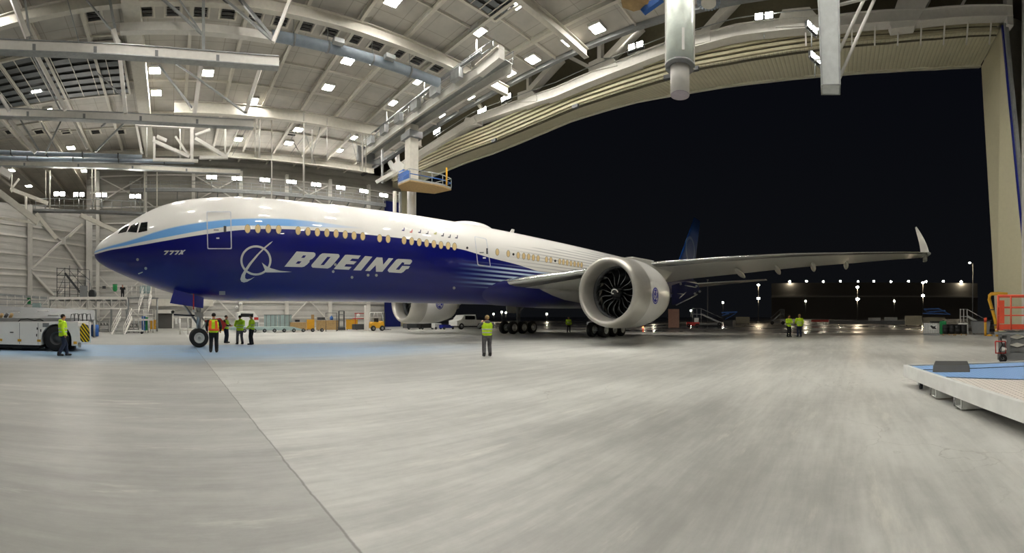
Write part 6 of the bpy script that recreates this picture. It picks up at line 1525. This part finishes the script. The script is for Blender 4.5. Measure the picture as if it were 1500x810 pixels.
# far hangar with wall lamps ----------------------------------------------------
RH = 300.0
hb = thing('far_hangar','huge dark hangar building across the apron with a row of roof lamps','building',tuple(og(1290,RH)))
A0, A1 = og(1130,RH), og(1432,RH); zt = at_r(1290,415,RH).z
dv = (A1-A0).normalized(); nv = Vector((-dv.y,dv.x,0)); nv = nv if nv.dot(A0)>0 else -nv
dk = mat('far_wall_dark','#7d7a76',.8); dk2 = mat('far_panel_grey','#c4c2be',.8); dk3 = mat('far_panel_dark','#5c5a58',.8)
MB().prism([A0,A1,A1+Vector((0,0,zt)),A0+Vector((0,0,zt))],nv*60).build('wall', dk, hb)
MB().prism([A0-nv*.6+Vector((0,0,zt-10)),A1-nv*.6+Vector((0,0,zt-10)),A1-nv*.6+Vector((0,0,zt-9)),A0-nv*.6+Vector((0,0,zt-9))],nv*.6).build('ledge', dk2, hb)
for x0,x1,y0,y1,m_ in ((1200,1232,434,459,dk2),(1235,1282,434,462,dk3),(1150,1196,438,462,dk3),(1290,1350,432,462,dk3),(1262,1282,448,460,dk2),(1360,1420,436,462,dk3)):
    q_ = [at_r(x,y,RH-1.2) for x,y in ((x0,y1),(x1,y1),(x1,y0),(x0,y0))]; MB().prism(q_,nv*.5).build('door_panel', m_, hb)
for i,x in enumerate((1157,1181.5,1206,1231,1257,1280,1305,1331,1356.5,1382,1408)):
    p = at_r(x,412.5-(i%2)*.6,RH-3.5); t = thing('hangar_lamp','roof-edge lamp on the far hangar, %s from the left' % ('first','second','third','fourth','fifth','sixth','seventh','eighth','ninth','tenth','eleventh')[i],'lamp',tuple(p),0,'far hangar lamps')
    MB().ell(p,(.75,.75,.55),10,6).build('lens', M['olamp2'], t); MB().beam(p+Vector((0,0,.5)),p+nv*3.2+Vector((0,0,.8)),.3).build('arm', M['dgrey'], t)
# tall poles with double lamps
for i,(x,y1,y2,r,rr) in enumerate(((1111,417.5,437,120,.42),(1256,420.5,438,120,.5),(1352,414,433,130,.5))):
    b0 = og(x,r); t = thing('light_pole',('left','middle','right')[i]+' apron light pole with an upper and a lower lamp','light pole',tuple(b0),0,'apron light poles')
    top = at_r(x,y1-1,r); MB().cyl(b0,top,.12,.08,n=10).build('pole', M['dgrey'], t); MB().cyl(b0,b0+Vector((0,0,.4)),.35,n=12).build('footing', M['grey'], t)
    for k,y in enumerate((y1,y2)):
        p = at_r(x,y,r-.4); wd_ = rr*(1.0 if k else .8)
        ls = MB().ell(p,(wd_,wd_,wd_*.7),12,8).build('lamp_head', M['olamp'], t); MB().beam(p+Vector((0,0,wd_*.7)),at_r(x,y-1,r)+Vector((0,0,wd_*.6)),.12).build('lamp_arm', M['dgrey'], ls)
b0 = og(1425,75); top = at_r(1425,386,75); t = thing('street_lamp','tall thin street lamp left of the cream door jamb','street lamp',tuple(b0))
MB().cyl(b0,top,.14,.08,n=10).build('pole', M['grey'], t); MB().cyl(top,at_r(1421,384.5,74),.06,n=8).build('arm', M['grey'], t); MB().ell(at_r(1420.5,385,74),(.22,.22,.1),10,6).build('lamp_head', M['olamp'], t)
b0 = og(1036.5,110); t = thing('street_lamp','unlit thin pole behind the mobile stairs','street lamp',tuple(b0)); MB().cyl(b0,at_r(1036.5,410,110),.1,n=8).build('pole', M['grey'], t); MB().box(at_r(1036.5,410,110),(.8,.3,.15)).build('lamp_head', M['grey'], t)
for i,(x,y,r) in enumerate(((1012,455,130),(1059,443,150),(944,454.5,80),(958,455,110),(735,457,150),(741,458,150),(723,460,140),(801,460,150),(1180,441,200),(1310,441,200),(863,463.5,80),(880,485,0))):
    if r == 0: continue
    p = at_r(x,y,r); t = thing('distant_lamp','small distant lamp glowing across the dark apron, %s of a scattered dozen' % ('first','second','third','fourth','fifth','sixth','seventh','eighth','ninth','tenth','eleventh')[i],'lamp',tuple(p),0,'scattered distant lamps')
    s = r*.0018; MB().ell(p,(s,s,s),8,6).build('lens', M['olamp2'], t); MB().cyl(p-Vector((0,0,s)),Vector((p.x,p.y,-.05)),.06,n=6).build('post', M['dgrey'], t)
# mobile stairs, trucks, blocks
def mobile_stair(x, y, r, label, W=6.0, H_=4.0, flip=1, m='galv'):
    p = og(x,r); t = thing('mobile_stairs',label,'stairs',tuple(p),-az(x)); f = flip
    for s in (0,1.6):
        MB().beam((f*W/2,s,.5),(-f*W*.2,s,H_),.12,.3).build('stringer', M[m], t, local=True); MB().cyl((f*W/2,s,1.5),(-f*W*.2,s,H_+1.0),.05,n=6).build('handrail', M[m], t, local=True)
        MB().cyl((-f*W*.2,s,H_+1.0),(-f*W*.5,s,H_+1.0),.05,n=6).build('handrail', M[m], t, local=True)
        for k in range(3): MB().cyl((-f*W*(.2+.14*k),s,.5),(-f*W*(.2+.14*k),s,H_+1.0),.06,n=6).build('upright', M[m], t, local=True)
    for k in range(9): u=(k+.5)/9; X_ = f*W/2-f*W*.7*u; Z_ = .5+(H_-.5)*u; MB().bx(X_-.2,X_+.2,0,1.6,Z_-.03,Z_+.03).build('tread', M[m], t, local=True)
    MB().bx(min(-f*W*.2,-f*W*.5),max(-f*W*.2,-f*W*.5),0,1.6,H_-.1,H_).build('platform', M[m], t, local=True)
    MB().bx(-W/2,W/2,0,1.6,.35,.6).build('chassis', M['grey'], t, local=True)
    for s in (-.4,.4): lug_wheel((W*s,0,.35),.35,.25,t)if False else MB().lathe((W*s,-.1,.4),(0,1,0),[(0,.1),(0,.4),(.25,.4),(.25,.1)],16).build('wheel', M['tyre'], t, local=True)
    return t
mobile_stair(1036,0,78,'white mobile passenger stairs parked outside behind the engine',5.6,2.3); mobile_stair(1139,0,95,'narrow mobile stairs with a raised platform left of the two people',3.0,2.4,-1)
mobile_stair(1424,0,62,'mobile stairs with a white top platform right of the drums',3.6,1.9,1,'plast')
def box_outside(name, x, r, w, d_, h, m, label, cat, z=-.05):
    p = og(x,r,z); t = thing(name,label,cat,tuple(p),-az(x)); MB().bx(-w/2,w/2,0,d_,.1,h).build('body', m, t, bevel=.05, local=True)
    for k in range(4): X_=-w/2+w*(k+.5)/4; MB().bx(X_-.04,X_+.04,-.06,-.001,.15,h-.05).build('rib', m, t, local=True)
    for s in (-.4,.4): MB().bx(w*s-.15,w*s+.15,0,d_,-.0,.1).build('skid', M['dgrey'], t, local=True)
    return t
cont = mat('container_tan','#a59d86',.6); contp = mat('container_pink','#94705e',.6)
box_outside('freight_container',987,66,1.7,2.4,3.0,contp,'pinkish upright container glimpsed right below the engine','container')
box_outside('freight_container',1281,110,3.2,2,1.5,M['plast'],'pale concrete block outside, left of the wider one','block'); box_outside('freight_container',1305,105,3.2,2,1.6,M['plast'],'pale wider block outside, behind the apron glow','block')
box_outside('freight_container',1338,85,3.4,2.4,2.0,cont,'tan freight container outside, left of the blue equipment','container'); box_outside('freight_container',1368,86,4.6,2.4,1.7,cont,'long tan freight container under the blue equipment','container')
box_outside('freight_container',1088,105,3.4,2.4,1.7,cont,'olive tan container outside right of the mobile stairs','container')
p = og(1371,84); t = thing('blue_lift_truck','blue lifting equipment folded above the tan containers outside','truck',tuple(p))
for (x0,y0,x1,y1,w) in ((1353,453,1375,452,.5),(1360,457,1385,455,.5),(1352,459,1392,460,.4),(1375,452,1392,461,.3),(1354,453,1362,461,.25)): MB().beam(at_r(x0,y0,84),at_r(x1,y1,84),w*.5).build('boom', M['bluep'], t)
MB().box(Vector((p.x,p.y,.4)),(2,2,.9)).build('chassis', M['dgrey'], t)
p = og(1069,90); t = thing('blue_lift_truck','dark blue lifting truck behind the white mobile stairs','truck',tuple(p))
for (x0,y0,x1,y1,w) in ((1057,458,1080,457,.6),(1058,462,1068,459,.5),(1062,468,1078,459,.3)): MB().beam(at_r(x0,y0,90),at_r(x1,y1,90),w*.5).build('boom', M['bluep'], t)
MB().box(Vector((p.x,p.y,.45)),(2.5,2,1.0)).build('chassis', M['dgrey'], t)
p = og(1015,72); t = thing('red_tug','small red tug outside at the foot of the mobile stairs','tug',tuple(p),-az(1015))
MB().bx(-1.1,1.1,0,1.3,.3,.9).build('body', M['red'], t, local=True, bevel=.05); MB().bx(.2,1.0,.1,1.2,.9,1.6).build('cab', M['plast'], t, local=True)
for s in (-.7,.7): MB().lathe((s,-.1,.33),(0,1,0),[(0,.1),(0,.33),(.25,.33),(.25,.1)],16).build('wheel', M['tyre'], t, local=True)
p0,p1 = og(1188,100),og(1214,100); t = thing('red_barrier','low red barrier outside right of the two people','barrier',tuple(p0)); MB().beam(p0+Vector((0,0,.8)),p1+Vector((0,0,.8)),.15,.5).build('board', M['red'], t)
for k in range(4): q_ = p0+(p1-p0)*k/3; MB().cyl(q_,q_+Vector((0,0,1.0)),.08,n=6).build('post', M['plast'], t)
p0,p1 = og(1215,112),og(1345,100); t = thing('jersey_barrier','long pale concrete barrier line across the apron','barrier',tuple(p0)); MB().beam(p0+Vector((0,0,.45)),p1+Vector((0,0,.45)),.4,.7).build('wall_block', M['grey'], t); MB().beam(p0+Vector((0,0,.05)),p1+Vector((0,0,.05)),.8,.2).build('base', M['grey'], t)
p = og(873,62); t = thing('ground_power_cart','low equipment cart with small lights seen under the engine','cart',tuple(p)); MB().box(p+Vector((0,0,.7)),(3.0,1.2,.8)).build('body', M['grey'], t); MB().box(p+Vector((0,0,.2)),(2.6,1.2,.25)).build('chassis', M['black'], t)
p = og(942,58); t = thing('marker_cone','glowing orange marker light on the apron beneath the engine','marker',tuple(p)); MB().cyl(p,p+Vector((0,0,.4)),.12,.05).build('cone', M['orangep'], t); MB().ell(p+Vector((0,0,.42)),(.07,.07,.07),8,6).build('lens', emit('marker_orange','#ff5a20',30), t)
# concrete strip in front of the apron
MB().bx(DX+1.2,DX+6.5,-60,120,-.06,-.045).build('apron_strip', mat('apron_concrete','#8e8b83',.6,bump=.2), kind='structure')
